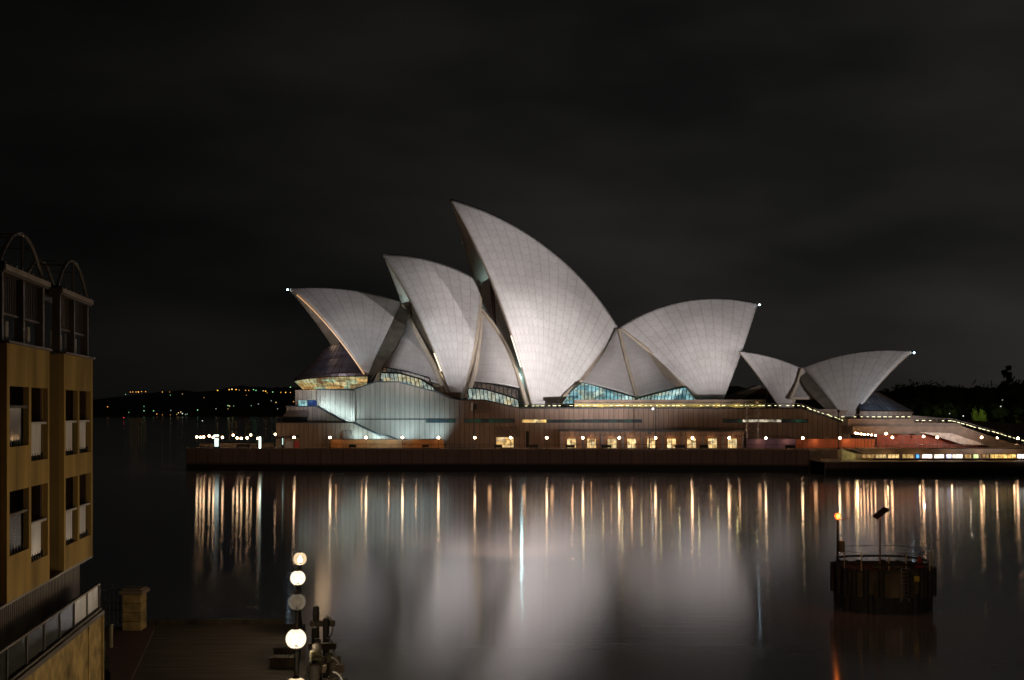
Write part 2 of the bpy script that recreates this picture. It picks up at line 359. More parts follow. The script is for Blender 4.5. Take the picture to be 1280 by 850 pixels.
A1 = shell(A, (362, 360), (502, 378), (459, 470.5), 22.3, 77, (4.2, .9), ribmat=plain('shaded_dark_rib', (.13, .11, .085), .8, var=.3, scale=.5))  # darker concrete copy: the rear band's shade is put into its colour
A2 = shell(A, (479, 317), (601, 352), (572.5, 520), 16.1, 70, (1.6, .6))
A3 = shell(A, (563, 248), (773, 409), (672, 535), 19.3, 113, (4.2, .9), ribmat=plain('shaded_rear_rib', (.27, .215, .165), .8, var=.2, scale=.5))  # rear band colour toned down to carry its shade, A4 too
A4 = shell(A, (947, 379), (774, 409), (895, 523), 18.1, 70, (3.2, -.9), ribmat=MATS['shaded_rear_rib'])
B1 = shell(B, (924, 439), (1001, 460), (983.3, 523.7), 8.5, 64.4, (1.1, .9), .6)
B2 = shell(B, (1140, 439), (1003, 460), (1060, 529), 14.6, 59.1, (3.2, -1), .6, ribmat=MATS['shaded_dark_rib'])
# the second hall standing behind: only slivers of it show
C3 = shell(E2, (577.5, 300), (730, 420), (672, 520), 15, 70)

def patch(name, left, right, mat, parent=house, nu=24, nv=30, bulge=0, bdir=None, uvs=(12, 26), thick=.4):
    """sheet between two boundary curves, each a function of 0..1"""
    bm = bmesh.new(); uvl = bm.loops.layers.uv.new('UVMap'); g = []
    for j in range(nv + 1):
        v = j / nv; l, r = left(v), right(v); row = []
        for i in range(nu + 1):
            u = i / nu; p = l.lerp(r, u)
            if bulge: p = p + bdir * bulge * math.sin(math.pi * u) * min(1, v * 2)
            row.append((bm.verts.new(p), (v * uvs[0], u * uvs[1] * (.2 + v))))
        g.append(row)
    for j in range(nv):
        for i in range(nu):
            q = [g[j][i], g[j + 1][i], g[j + 1][i + 1], g[j][i + 1]]
            f = bm.faces.new([x[0] for x in q]); f.smooth = True
            for lp, x in zip(f.loops, q): lp[uvl].uv = x[1]
    me = bpy.data.meshes.new(name); bm.to_mesh(me); bm.free(); me.materials.append(mat)
    o = bpy.data.objects.new(name, me); COL.objects.link(o); o.parent = parent
    md = o.modifiers.new('thick', 'SOLIDIFY'); md.thickness = thick; md.offset = 0
    return o
def curve(pts):
    """smooth curve through (px, py, Y) or Vector points"""
    q = [p if isinstance(p, Vector) else P(*p) for p in pts]
    acc = [0]
    for a, b in zip(q[:-1], q[1:]): acc.append(acc[-1] + (b - a).length)
    def f(s):
        d = s * acc[-1]
        for i in range(len(q) - 1):
            if d <= acc[i + 1] + 1e-6 or i == len(q) - 2:
                t = (d - acc[i]) / max(1e-9, acc[i + 1] - acc[i]); t = max(0, min(1, t))
                p0, p1, p2, p3 = q[max(i - 1, 0)], q[i], q[i + 1], q[min(i + 2, len(q) - 1)]
                return .5 * ((2 * p1) + (p2 - p0) * t + (2 * p0 - 5 * p1 + 4 * p2 - p3) * t * t + (3 * p1 - p0 - 3 * p2 + p3) * t ** 3)
    return f
toward = Vector((0, -1, .15)).normalized()
# side shells closing the building between the main shells
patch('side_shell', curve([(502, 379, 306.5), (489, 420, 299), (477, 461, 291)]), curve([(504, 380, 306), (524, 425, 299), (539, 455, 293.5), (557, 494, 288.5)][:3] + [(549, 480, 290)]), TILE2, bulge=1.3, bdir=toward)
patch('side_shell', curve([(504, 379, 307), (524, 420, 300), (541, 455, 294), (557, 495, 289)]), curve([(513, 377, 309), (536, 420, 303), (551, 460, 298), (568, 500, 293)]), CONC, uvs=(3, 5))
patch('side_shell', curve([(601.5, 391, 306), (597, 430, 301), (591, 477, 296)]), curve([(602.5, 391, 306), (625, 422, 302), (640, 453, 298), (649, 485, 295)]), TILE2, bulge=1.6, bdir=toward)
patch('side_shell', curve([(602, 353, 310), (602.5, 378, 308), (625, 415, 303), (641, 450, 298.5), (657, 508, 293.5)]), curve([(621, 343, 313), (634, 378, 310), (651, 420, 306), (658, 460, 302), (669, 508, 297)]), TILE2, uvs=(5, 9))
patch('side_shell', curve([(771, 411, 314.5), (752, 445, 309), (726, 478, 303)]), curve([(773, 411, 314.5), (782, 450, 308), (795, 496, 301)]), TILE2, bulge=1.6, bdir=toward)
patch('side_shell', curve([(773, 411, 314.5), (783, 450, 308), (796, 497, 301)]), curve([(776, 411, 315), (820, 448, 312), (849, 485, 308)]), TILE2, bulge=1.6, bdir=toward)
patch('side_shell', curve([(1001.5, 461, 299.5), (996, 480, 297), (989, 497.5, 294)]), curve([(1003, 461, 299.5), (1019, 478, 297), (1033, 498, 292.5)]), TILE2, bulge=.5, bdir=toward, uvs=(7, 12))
patch('side_shell', curve([(1002, 460, 299.8), (1022, 483, 296), (1044, 519, 290)]), curve([(1004, 459, 301), (1031, 486, 298), (1046, 519, 292)]), CONC, uvs=(3, 5))
def rib(pts, r, mat, name='edge_rib', parent=house):
    f = curve(pts); m = MB(); q = [f(i / 16) for i in range(17)]
    m.path(q, r, 6); return m.build(name, mat, parent)
for pts, r in (([(602.5, 388, 306), (625, 418, 302), (641, 450, 298), (659, 507, 292.8)], .55),
               ([(601.5, 393, 305), (599.5, 425, 301), (592, 470, 295.5), (581, 500, 291.5)], .6),
               ([(477, 459, 290.5), (474, 468, 289), (470, 478, 288)], .55),
               ([(503.5, 383, 305.5), (526, 425, 298.5), (541, 455, 293.4), (558, 495, 288)], .6),
               ([(727, 477, 302), (712, 489, 299), (700, 503, 296)], .55),
               ([(774, 412, 313), (783, 450, 307), (796, 497, 300)], .45),
               ([(776, 412, 314.5), (815, 442, 311.5), (843, 470, 308), (873, 499, 305)], .55),
               ([(1002, 461, 299.2), (996, 480, 296.6), (988, 498, 293.6)], .35),
               ([(989, 497.5, 293.8), (1012, 498, 293), (1033, 498, 292), (1042, 520, 289)], .35)): rib(pts, r, RIM)

# lit foyers under the side shells
CY = litglass('foyer_glass_cyan', [(.05, .12, .14), (.16, .40, .44), (.30, .60, .64), (.55, .78, .74), (.40, .46, .30), (.12, .26, .30)], 1.0, 2.4, 1.1)
CR = litglass('foyer_glass_cream', [(.16, .2, .17), (.42, .52, .46), (.55, .62, .5), (.75, .62, .32), (.4, .55, .52)], .75, 1.8, 1.3)
BRN = litglass('foyer_glass_brown', [(.03, .02, .015), (.12, .07, .04), (.2, .13, .08), (.02, .04, .04)], .55, 2.0, 1.0)
def foyer(pts, Y, mat, step, slope=0, sill=True):
    o = front(pts, Y, .2, 'foyer_glass', mat, house)
    m = MB(); xs = [p[0] for p in pts]; x = min(xs) + step
    def span(x):
        ys = []
        for (x0, y0), (x1, y1) in zip(pts, pts[1:] + pts[:1]):
            if (x0 - x) * (x1 - x) < 0: ys.append(y0 + (y1 - y0) * (x - x0) / (x1 - x0))
        return (min(ys), max(ys)) if len(ys) > 1 else None
    while x < max(xs) - .5:
        s = span(x)
        if s: m.tube(P(x, s[0], Y - .15), P(x + slope, s[1], Y - .15), .09, seg=4)
        x += step
    for (x0, y0), (x1, y1) in zip(pts, pts[1:] + pts[:1]): m.tube(P(x0, y0, Y - .15), P(x1, y1, Y - .15), .1, seg=4)
    m.build('mullions', DARK, o)
foyer([(476, 466), (500, 467), (525, 474), (540, 483), (552, 496), (497, 484), (476, 484)], 287, CR, 5.2, 3)
foyer([(479, 459), (508, 464), (536, 472), (541, 482), (525, 473), (500, 466), (477, 465)], 289.5, BRN, 6)
foyer([(586, 485), (607, 487), (627, 493), (648, 500), (649, 514), (600, 512), (580, 505)], 292, CR, 4.8, 3)
foyer([(589, 477), (612, 480), (648, 487), (648, 499), (627, 492), (607, 486), (586, 484)], 294.5, BRN, 5.4)
foyer([(727, 478), (740, 481), (767, 489), (794, 497), (794, 505), (703, 505), (703, 501), (712, 491)], 298, CY, 4.6, 0)
foyer([(797, 498), (820, 492), (846, 486), (857, 484), (870, 499), (870, 505), (797, 505)], 299, CY, 4.4, -3)

# front glass wall bulging out under the north shell, and the one of the south shell
def bulge_glass(hall, cpx, rings, sgn, mats, names, nth=28, dz=0):
    """rings: (nose px, side w, z nose, z side); sgn -1: nose points left"""
    c0 = hall.ptX(cpx, 0, 0); RG = []
    for (npx, w, zn, zs) in rings:
        l = (hall.ptX(npx, 0, 0) - c0).length; row = []
        for i in range(nth + 1):
            th = -math.pi / 2 + math.pi * i / nth
            p = c0 + hall.ax * sgn * l * max(0, math.cos(th)) ** .8 + hall.n * (-math.sin(th)) * w
            k = abs(math.sin(th)) ** 1.6; row.append(p + Vector((0, 0, zn * (1 - k) + zs * k)))
        RG.append(row)
    for k, (ma, nm) in enumerate(zip(mats, names)):
        m = MB()
        a, b = RG[k], RG[k + 1]
        va = [m.bm.verts.new(p) for p in a]; vb = [m.bm.verts.new(p) for p in b]
        for i in range(nth): m.bm.faces.new((va[i], va[i + 1], vb[i + 1], vb[i]))
        o = m.build(nm, ma, house)
        mm = MB()
        for i in range(0, nth + 1):
            mm.tube(a[i], b[i], .05, seg=4)
        mm.path(a, .07, 4); mm.path(b, .1, 4)
        mm.build('mullions', BRONZE, o)
    return RG
GB = plain('bronze_glass', (.13, .12, .16), .3, .5, var=.5, scale=.35, stretch=(1, 1, 3))
AMB = litglass('amber_glass', [(.36, .18, .05), (.45, .34, .13), (.30, .40, .26), (.95, .55, .17), (.30, .26, .12), (.14, .07, .03)], 1.15, 2.6, .8)
FAS = plain('bronze_fascia', (.07, .06, .07), .4, .5)
bulge_glass(A, 452, [(406, 7.5, 27.9, 29.5), (391, 13, 24.3, 25.6), (368, 19.5, 20.6, 21.6), (368, 19.5, 20.0, 20.8), (379, 15.5, 17.9, 17.9)], -1, [GB, GB, FAS, AMB], ['glass_roof', 'glass_roof', 'fascia', 'glass_wall'])
GB2 = plain('blue_grey_glass_roof', (.13, .15, .19), .3, .5, var=.5, scale=.6, stretch=(1, 1, 3))
bulge_glass(B, 1072, [(1086, 5.5, 17.8, 17.8), (1100, 8.5, 17.0, 17.0), (1142, 14.5, 12.5, 12.7), (1136, 13.5, 10.6, 10.6)], 1, [GB2, GB2, SLAB], ['glass_roof', 'glass_roof', 'fascia'])
spot('floodlight', P(1098, 515, 273), P(1104, 500, 296), 2.6, (.6, .8, 1.0), 60)  # unseen spot added to give this glass roof its blue sheen
# dark bronze walls that close the mouths, with vertical mullions
def mouth_wall(hall, px0, px1, w, z0, ztop, sgn):
    m = MB(); a = hall.ptX(px0, 0, 0)
    pts = [a + hall.n * w + Vector((0, 0, z0)), a + hall.n * (w * .45) + Vector((0, 0, ztop * .75 + z0 * .25)), a + Vector((0, 0, ztop)), a - hall.n * (w * .45) + Vector((0, 0, ztop * .75 + z0 * .25)), a - hall.n * w + Vector((0, 0, z0))]
    m.prism(pts, hall.ax * .3); o = m.build('bronze_wall', BRONZE, house)
    return o
mouth_wall(A, 426, 0, 11, 21, 37.5, -1)
mouth_wall(A, 512, 0, 9, 14, 41, -1)
mouth_wall(A, 612, 0, 13, 14, 50, -1)
mouth_wall(A, 858, 0, 8, 13, 22, -1)
m = MB(); m.prism([P(950, 481, 340), P(953, 484, 340), P(926, 500, 340), P(900, 500, 340)], (0, 9, 0)); m.build('side_shell', CONC, house)
m = MB(); m.prism([P(953, 484, 339.8), P(972, 500, 339.8), P(926, 500, 339.8)], (0, 4, 0)); m.build('bronze_wall', BRONZE, house)
mouth_wall(B, 957, 0, 7, 11, 18.5, -1)
mouth_wall(B, 1082, 0, 9, 12, 24, -1)
# mouth lighting: cyan point lights added behind the rims, warm ones by the feet
def pl(loc, w, col, r=.3):  # point light added to brighten nearby surfaces
    l = bpy.data.lights.new('fill_point', 'POINT'); l.energy = w; l.color = col; l.shadow_soft_size = r
    o = bpy.data.objects.new('fill_point', l); COL.objects.link(o); o.location = loc; return o
pl(A.on(612, 371, -3), 2100, (.6, .95, 1.0), .6); pl(A.on(515, 391, -3), 1000, (.6, .9, 1.0), .6); pl(A.on(436, 444, 0), 700, (1.0, .62, .3)); pl(A.on(404, 408, -1), 260, (1, .66, .36), 2.2)
pl(A.on(652, 470, 16), 300, (.5, .95, 1)); pl(A.on(556, 465, 14), 350, (1.0, .85, .6))
TIPL = glow('tip_lamp_glass', (.6, .85, 1), 14)
for T in (A1['T'], A4['T'], B2['T']):
    m = MB(); m.ball(T + Vector((.5 if T.x > 0 else -.5, 0, -.4)), .24, 1); o_ = m.build('tip_lamp', TIPL, house); m = MB(); m.tube(T + Vector((0, 0, -.3)), T + Vector((0, 0, .8)), .05); m.build('lamp_bracket', DARK, o_)
# glowing tubes standing in for lamp light on the near rims of two mouths
GOLD = glow('gold_rim_glow', (1, .84, .58), 1.3)
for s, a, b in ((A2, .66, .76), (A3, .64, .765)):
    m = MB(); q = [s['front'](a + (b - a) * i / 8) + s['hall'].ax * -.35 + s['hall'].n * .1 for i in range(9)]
    m.path(q, .16, 5); m.build('lit_rim_glow', GOLD, s['o'])
AMBS = glow('amber_rim_glow', (1, .5, .16), .55)  # glow strip in place of amber light falling on the rim
m = MB(); m.path([A1['front'](.12 + .86 * i / 14) + A.ax * -.35 for i in range(15)], .17, 5); m.build('lit_rim_glow', AMBS, A1['o'])

# ---- podium
def fr(pts, Y, d, name, mat, parent=house): return front(pts, Y, d, name, mat, parent)
pod = fr([(396, 487), (440, 487.5), (470, 477.5), (497, 477.5), (545, 490), (562, 497.5), (575, 500), (606, 500.5), (650, 510.5), (1002, 510.5), (1060, 530), (1066, 564), (396, 564)], 275, 9, 'podium_wall', GRAN)
c = MB(); cp = [(396, 487), (440, 487.5), (470, 477.5), (497, 477.5), (545, 490), (562, 497.5), (575, 500), (606, 500.5), (650, 510.5), (1002, 510.5), (1060, 530)]
for a, b in zip(cp[:-1], cp[1:]):
    c.prism([P(a[0], a[1] - 1.2, 274.7), P(b[0], b[1] - 1.2, 274.7), P(b[0], b[1] + .5, 274.7), P(a[0], a[1] + .5, 274.7)], (0, 9, 0))
c.build('coping', DARK, pod)
m = MB(); m.prism([(-30, 284.2, 13.1), (75, 284.2, 13.1), (130, 300, 9), (130, 400, 9), (75, 400, 13.1), (-30, 400, 13.1)], (0, 0, -8)); m.build('podium_floor', SLAB, house)
m = MB(); m.prism([(-46, 284.3, 17), (-12, 284.3, 17), (-12, 345, 17), (-46, 345, 17)], (0, 0, -12.6)); m.build('podium_floor', SLAB, house)
# recessed joint and pier on the bright part of the wall
fr(rect(444.2, 523.4, 532, 524.6), 274.92, .05, 'shadow_joint', DARKW)
fr(rect(438, 489, 443.6, 530), 274.4, .58, 'pier', GRAN)
# strip windows
WIN = litglass('dim_window', [(.004, .006, .006), (.01, .015, .014), (.015, .02, .01), (.012, .05, .025), (.005, .006, .006), (.008, .01, .01)], .8, 1.0, 3)
WAMB = litglass('amber_window', [(.9, .5, .12), (1, .62, .2), (.7, .36, .08), (1, .75, .35)], 1.1, 1.4, 3)
WPALE = litglass('pale_window', [(.4, .36, .25), (1, .85, .6), (.2, .17, .12), (.9, .8, .6)], 1.0, .9, 3)
def window(x0, y0, x1, y1, Y, mat, step=6, name='window', frame=DARK, parent=house):
    o = fr(rect(x0, y0, x1, y1), Y - .06, .05, name, mat, parent)
    m = MB(); a, b = P(x0, y1, Y - .13), P(x1, y0, Y - .13)
    def bar(xa, xb, za, zb): m.box((xa, Y - .16, za), (xb, Y - .062, zb))
    t = .09
    bar(a.x - t, b.x + t, b.z, b.z + t); bar(a.x - t, b.x + t, a.z - t, a.z); bar(a.x - t, a.x, a.z, b.z); bar(b.x, b.x + t, a.z, b.z)
    n = max(1, round((x1 - x0) / step))
    for i in range(1, n):
        x = a.x + (b.x - a.x) * i / n; bar(x - .03, x + .03, a.z, b.z)
    m.build('frame', frame, o); return o
for x0, x1, y0, y1, mt in ((533, 569, 524, 528, WIN), (580, 643, 524, 528, WIN), (684, 726, 525, 528, WIN), (727, 802, 524.5, 528, WIN), (904, 928, 524.5, 528, WIN), (977, 1010, 524.5, 528, WIN)):
    window(x0, y0, x1, y1, 275, mt)
window(652.5, 524.5, 683, 528.3, 275, WAMB, 9); window(928.5, 524.5, 976.5, 527.5, 275, WPALE, 7)
# projecting hoods on the wall
m = MB(); m.prism([P(620, 533, 275), P(646, 533, 275), P(649, 546, 273), P(616, 546, 273)], (0, 1.98, 0)); m.build('hood', GRAN, house)
m = MB(); m.prism([P(596, 503.5, 274.9), P(611, 503.5, 274.9), P(613, 516.5, 273.4), P(595, 516.5, 273.4)], (0, 1.4, 0)); m.build('hood', SLAB, house)
m = MB(); m.prism([P(428.5, 537.5, 269.9), P(440.5, 537.5, 269.9), P(441, 549, 269), P(428, 549, 269)], (0, .88, 0)); m.build('hood', GRAN, house)
DOOR = litglass('lit_doorway', [(1, .62, .22), (.9, .5, .15), (1, .75, .4), (.5, .25, .08)], .95, .9, .8)
window(620.5, 546.5, 642, 561, 275, DOOR, 11, 'doorway')
fr(rect(657.5, 539, 661, 561), 274.9, .09, 'doorway', DARKW); 
# ticket and gallery block with lit openings between grey piers
blk = fr(rect(700, 539.5, 930, 563), 271, 3.99, 'lower_gallery', plain('gallery_render', (.42, .24, .15), .8, var=.12))
fr(rect(698, 537.3, 932, 539.4), 270.2, 4.79, 'gallery_roof', DARK)
fr(rect(700, 539.5, 930, 545.5), 270.6, .38, 'gallery_lintel', GRAN)
ROOM = litglass('room_light', [(1, .68, .30), (.9, .55, .2), (1, .8, .42), (.25, .14, .06), (.9, .62, .26)], 1.3, .8, .7)
for x in (709, 734, 759.5, 784, 809, 834, 859, 885, 910):
    window(x, 548.3, x + 11, 561, 271, ROOM, 5.5)
PIER = plain('grey_pier', (.3, .3, .33), .7, var=.1)
for x in (701, 727, 751, 777, 801.5, 827, 852, 878, 903, 927.5): fr(rect(x, 545.6, x + 2.6, 562.5), 270.4, .58, 'pier', PIER)
for x_ in (612, 655, 690, 950, 985, 1020, 1060): pl(P(x_, 551, 269 if x_ < 900 else 265.5), 42, (1, .52, .24), .4)  # points added for amber light along the podium foot
for x_ in (716, 790, 865, 925): pl(P(x_, 538.4, 268.5), 45, (1, .55, .28), .12)
for x_ in (420, 452, 486, 520, 548): pl(P(x_, 550, 265.5), 26, (1, .5, .2), .1)
for x_ in range(714, 930, 25): pl(P(x_, 546.8, 270.2), 13, (1, .52, .22), .08)
# yellow lit terrace gallery along the podium top
for x_ in range(730, 957, 24): pl(P(x_, 506.3, 278.9), 26, (1, .82, .3), .1)
fr(rect(718, 499.5, 957, 504.5), 279, 5, 'terrace_parapet', SLAB)
YEL = glow('terrace_wall_lit', (.50, .36, .09), .42)
fr(rect(718, 504.6, 957, 510.8), 280, .5, 'lit_terrace_wall', plain('terrace_yellow_wall', (.6, .5, .2), .7))
m = MB()
def rail_path(pts, Y):
    q = [P(x, y, Y) for x, y in pts]; m = MB(); m.path([p + Vector((0, 0, .55)) for p in q], .05, 5)
    for a, b in zip(q[:-1], q[1:]):
        n = max(1, int((b - a).length / 1.6))
        for i in range(n): p = a.lerp(b, i / n); m.tube(p - Vector((0, 0, .6)), p + Vector((0, 0, .55)), .035, seg=4)
    return m.build('balustrade', STEEL, house), q
RL = glow('rail_light_glass', (1, .93, .5), 2.6)
rlm = MB(); rlm.box((-.36, -.05, -.05), (.36, .05, .05), .02); rl0 = None
nrl = 0; nrest = 0; rest = MB()
for pts, Y in (([(655, 508), (718, 507.5), (1001, 507.5), (1062, 528.5)], 274.2), ([(1050, 521.5), (1140, 521.5)], 271), ([(1143, 526), (1190, 526.5), (1243, 541), (1280, 552), (1330, 566)], 268)):
    rail, q = rail_path(pts, Y)
    for a, b in zip(q[:-1], q[1:]):
        n = max(1, int((b - a).length / (1.25 if abs((b - a).z) < 1 else .95))); ang = math.atan2(-(b - a).z, (b - a).x)
        for i in range(n):
            if random.random() < .18 and (b - a).z > -1: continue
            if nrl >= 99:
                c_ = a.lerp(b, (i + .5) / n) + Vector((0, -.12, .1)); rest.box(c_ - Vector((.25, .05, .07)), c_ + Vector((.25, .05, .07))); nrest += 1; continue
            if rl0 is None: rl0 = rlm.build('rail_light', RL, rail); o = rl0
            else: o = rl0.copy(); COL.objects.link(o); o.parent = rail
            o.location = a.lerp(b, (i + .5) / n) + Vector((random.uniform(-.25, .25), -.12, .1)); o.rotation_euler = (0, ang, 0); o.scale = (random.uniform(.55, 1.1), 1, random.uniform(.7, 1.1)); nrl += 1
if nrest: o = rest.build('rail_light_string', RL, rail); o['kind'] = 'stuff'
# north end terraces and stairs
fr(rect(369, 487.5, 395.8, 500), 275.2, 9, 'terrace_block', GRAN2)
window(373, 500.5, 384, 508, 276, litglass('pale_cyan_window', [(.3, .7, .75), (.6, .95, .9), (.25, .5, .5)], .9, 1.5, 3), 4)
window(384.6, 500.5, 395.5, 508, 276, litglass('blue_window', [(.01, .03, .16), (.02, .06, .25), (.05, .2, .3)], .8, 1.5, 3), 4)
fr(rect(369, 500, 395.8, 508), 276.1, 7, 'terrace_block', GRAN2)
m = MB(); m.prism([P(x, y, 272.5) for x, y in ((358, 508), (395.5, 508), (432, 528), (358, 528))], (0, 2.47, 0)); m.build('stair_flank', GRAN2, house)
m = MB(); m.prism([P(360, 513, 272.3), P(385, 513, 272.3), P(385, 520.5, 270.6), P(353, 520.5, 270.6)], (0, .15, 0)); m.build('awning', SLAB, house)
fr(rect(352, 520.8, 384, 527.8), 272.44, .05, 'opening', DARKW)
m = MB(); m.prism([P(x, y, 270) for x, y in ((345, 528.3), (441, 528.3), (475, 545), (483, 544.3), (498, 550.5), (498, 563), (345, 563))], (0, 2.46, 0)); m.build('stair_flank', GRAN2, house)
m = MB(); m.prism([P(x, y, 269.8) for x, y in ((345, 527.4), (441, 527.4), (475, 544), (483, 543.3), (499, 550), (498, 551.2), (483, 544.9), (475, 545.6), (440.6, 528.9), (345, 528.9))], (0, 2.8, 0)); m.build('coping', DARK, house)
m = MB(); m.prism([P(x, y, 272.3) for x, y in ((357, 507.2), (396, 507.2), (433, 527.2), (431, 528.2), (395.4, 508.6), (357, 508.6))], (0, 2.6, 0)); m.build('coping', DARK, house)
fr(rect(357, 551.5, 366, 563), 269.9, .09, 'door', plain('grey_door', (.5, .45, .42), .6)); fr(rect(367.5, 551, 374, 563), 269.9, .09, 'door', plain('red_door', (.6, .08, .06), .6))
m = MB(); m.prism([P(346, 546, 269.95), P(372, 543, 269.95), P(376, 547.5, 268.2), P(339, 548, 268.2)], (0, .3, 0)); m.build('awning', SLAB, house)
# right: grand steps, soffit, red walled bar under it, lower concourse frontage
fr([(1066, 532.5), (1203, 533), (1243, 547), (1285, 560), (1400, 590), (1400, 598), (1280, 569), (1235, 558), (1175, 543), (1066, 543)], 268.5, 30, 'grand_stair', SLAB)
fr([(1060, 523.5), (1141, 523.5), (1143, 528), (1200, 529), (1203, 533), (1060, 532.4)], 270, 20, 'stair_parapet', SLAB)
m = MB(); m.prism([P(1148, 540, 267.5), P(1190, 541.5, 267.5), P(1233, 556, 267.5), P(1205, 556.3, 267.5), P(1170, 545, 267.5)], (0, .6, 0)); m.build('canopy', plain('lit_soffit', (.75, .62, .52), .6), house)  # pale plate for the lit underside of the steps, light in its colour
REDW = plain('red_wall', (.45, .11, .06), .75, var=.3, scale=.7)
fr(rect(1096, 543.5, 1232, 562), 271.5, .4, 'bar_wall', REDW)
fr(rect(1085, 561.2, 1300, 567.2), 252.6, 9.2, 'concourse_slab', SLAB)
CONC_L = [((1078, 1094), (.35, .2, .07), .9), ((1094, 1108), (.5, .34, .14), 1), ((1110, 1124), (.75, .5, .2), 1.0), ((1128, 1142), (.55, .34, .12), .9), ((1145, 1149), (.1, .4, .9), 1.3), ((1153, 1165), (1, .8, .62), 2.4), ((1168, 1180), (1, .85, .7), 1.8), ((1183, 1190), (.7, .75, 1), 2), ((1190, 1203), (1, .86, .66), 2.0), ((1206, 1214), (.5, .3, .1), .8), ((1217, 1223), (.6, .75, .3), 1.4), ((1228, 1236), (.35, .2, .07), .8), ((1238, 1270), (.9, .55, .15), 1.1), ((1272, 1295), (1, .92, .85), 3)]
for i, ((a, b), c_, s) in enumerate(CONC_L):
    s *= 1.7
    window(a, 568, b, 572.6, 252.9, litglass('bar_front_%d' % i, [tuple(k * .5 for k in c_), c_, tuple(k * .75 for k in c_)], s, .5, .6), 5, 'shopfront')
fr(rect(1070, 567.3, 1300, 573.5), 253, .5, 'concourse_wall', SLAB)

# ------------------------------------------------------------ promenade lamps
def globe_mat(name, core, edge, s):
    m, nt, p = newmat(name); N = nt.nodes.new; L = nt.links.new
    lw = N('ShaderNodeLayerWeight'); lw.inputs[0].default_value = .35
    cr = N('ShaderNodeValToRGB'); cr.color_ramp.elements[0].color = (*core, 1); cr.color_ramp.elements[1].color = (*edge, 1); cr.color_ramp.elements[1].position = .9
    L(lw.outputs['Facing'], cr.inputs[0]); L(cr.outputs[0], p.inputs['Emission Color']); p.inputs['Emission Strength'].default_value = s
    p.inputs['Base Color'].default_value = (.7, .65, .55, 1); p.inputs['Roughness'].default_value = .15; MATS[name] = m; return m
GL_PROM = glow('promenade_globe', (1, .66, .36), 46)
GL_TIP = glow('point_globe', (1, .62, .33), 26)
GL_RED = glow('red_side_globe', (1, .56, .28), 38)
lamp_proto = {}
def street_lamp(loc, label, group, mat=GL_PROM, h=2.34, r=.25, kind='a'):
    key = (mat.name, h, r)
    if key not in lamp_proto:
        t = empty('street_lamp', loc, label, 'street lamp', group)
        m = MB(); m.tube((0, 0, 0), (0, 0, .25), .11, .08); m.tube((0, 0, .25), (0, 0, h - r * .9), .05, .04); m.tube((0, 0, h - r * 1.05), (0, 0, h - r * .8), .1, .12); m.build('post', DARK, t)
        m = MB(); m.ball((0, 0, h), r, 2); g = m.build('globe', mat, t)
        lamp_proto[key] = t; return t
    t = copy_tree(lamp_proto[key]); t.location = loc; t['label'] = label; t['group'] = group; return t
ORD = ['first', 'second', 'third', 'fourth', 'fifth', 'sixth', 'seventh', 'eighth', 'ninth', 'tenth', 'eleventh', 'twelfth', 'thirteenth', 'fourteenth', 'fifteenth', 'sixteenth', 'seventeenth', 'eighteenth']
row = [(367.5, 'globe lamp in front of the red and grey doors at the foot of the terraces'),
       (412.5, 'globe lamp at the left end of the orange hoarding'),
       (457.5, 'globe lamp before the left part of the orange hoarding, just right of the small hood'),
       (503, 'globe lamp before the middle of the orange hoarding'),
       (548, 'globe lamp at the right end of the orange hoarding'),
       (593.5, 'globe lamp beside the tall black mast with equipment on top'),
       (638.5, 'globe lamp before the amber doorway under the large hood'),
       (683.5, 'globe lamp alone before blank wall left of the lit gallery'),
       (728.5, 'globe lamp between the first and second lit gallery openings'),
       (774, 'globe lamp between the third and fourth lit gallery openings'),
       (819.5, 'globe lamp beside the thin mast with a white light at the top'),
       (865.5, 'globe lamp before the third lit gallery opening from the right'),
       (911.5, 'globe lamp before the last lit gallery opening on the right'),
       (957.5, 'globe lamp before the purple hoarding'),
       (1003.5, 'globe lamp before the left end of the red hoarding'),
       (1050, 'globe lamp beside the tall mast before the red hoarding')]
def prom_y(px, off=2.2):
    # depth of the promenade a little behind the seawall
    for (x0, y0), (x1, y1) in zip(QW[:-1], QW[1:]):
        for k in range(40):
            x = x0 + (x1 - x0) * k / 39; y = y0 + (y1 - y0) * k / 39 + off
            if 640 + FX * x / y >= px: return y
    return QW[-1][1] + off
for px, lb in row:
    Y = prom_y(px); street_lamp(P(px, 512 + (CH - 4.72) * FX / Y, Y), lb, 'globe lamps along the seawall')
tip = [(246, 546, 'outermost globe lamp at the left end of the point'), (250.5, 546.5, 'second globe lamp from the left end of the point'), (254.5, 546, 'third globe lamp from the left end of the point'),
       (261.5, 544.8, 'higher globe lamp between the left trio and the lit kiosk'), (266.5, 546.8, 'globe lamp just left of the lit kiosk'), (278, 547, 'globe lamp just right of the lit kiosk'),
       (291.5, 543.8, 'left high lamp of the group of five on the point'), (296.5, 547.3, 'second lamp of the group of five on the point'), (301.5, 547.8, 'middle and lowest lamp of the group of five on the point'),
       (309, 547.5, 'fourth lamp of the group of five on the point'), (313.5, 543.5, 'right high lamp of the group of five on the point'), (322.5, 547.8, 'globe lamp touching the lit white column'), (344, 542.6, 'small globe lamp at the corner under the lowest terrace')]
for px, py, lb in tip:
    Y = FX * (CH - 7.06) / (py - HY); Y = max(Y, prom_y(px, 1.6)); h = CH - (py - HY) / FX * Y - 4.52
    p = P(px, py, Y); street_lamp((p.x, Y, 4.52), lb, 'globe lamps on the point', GL_TIP, round(h, 1), .25)
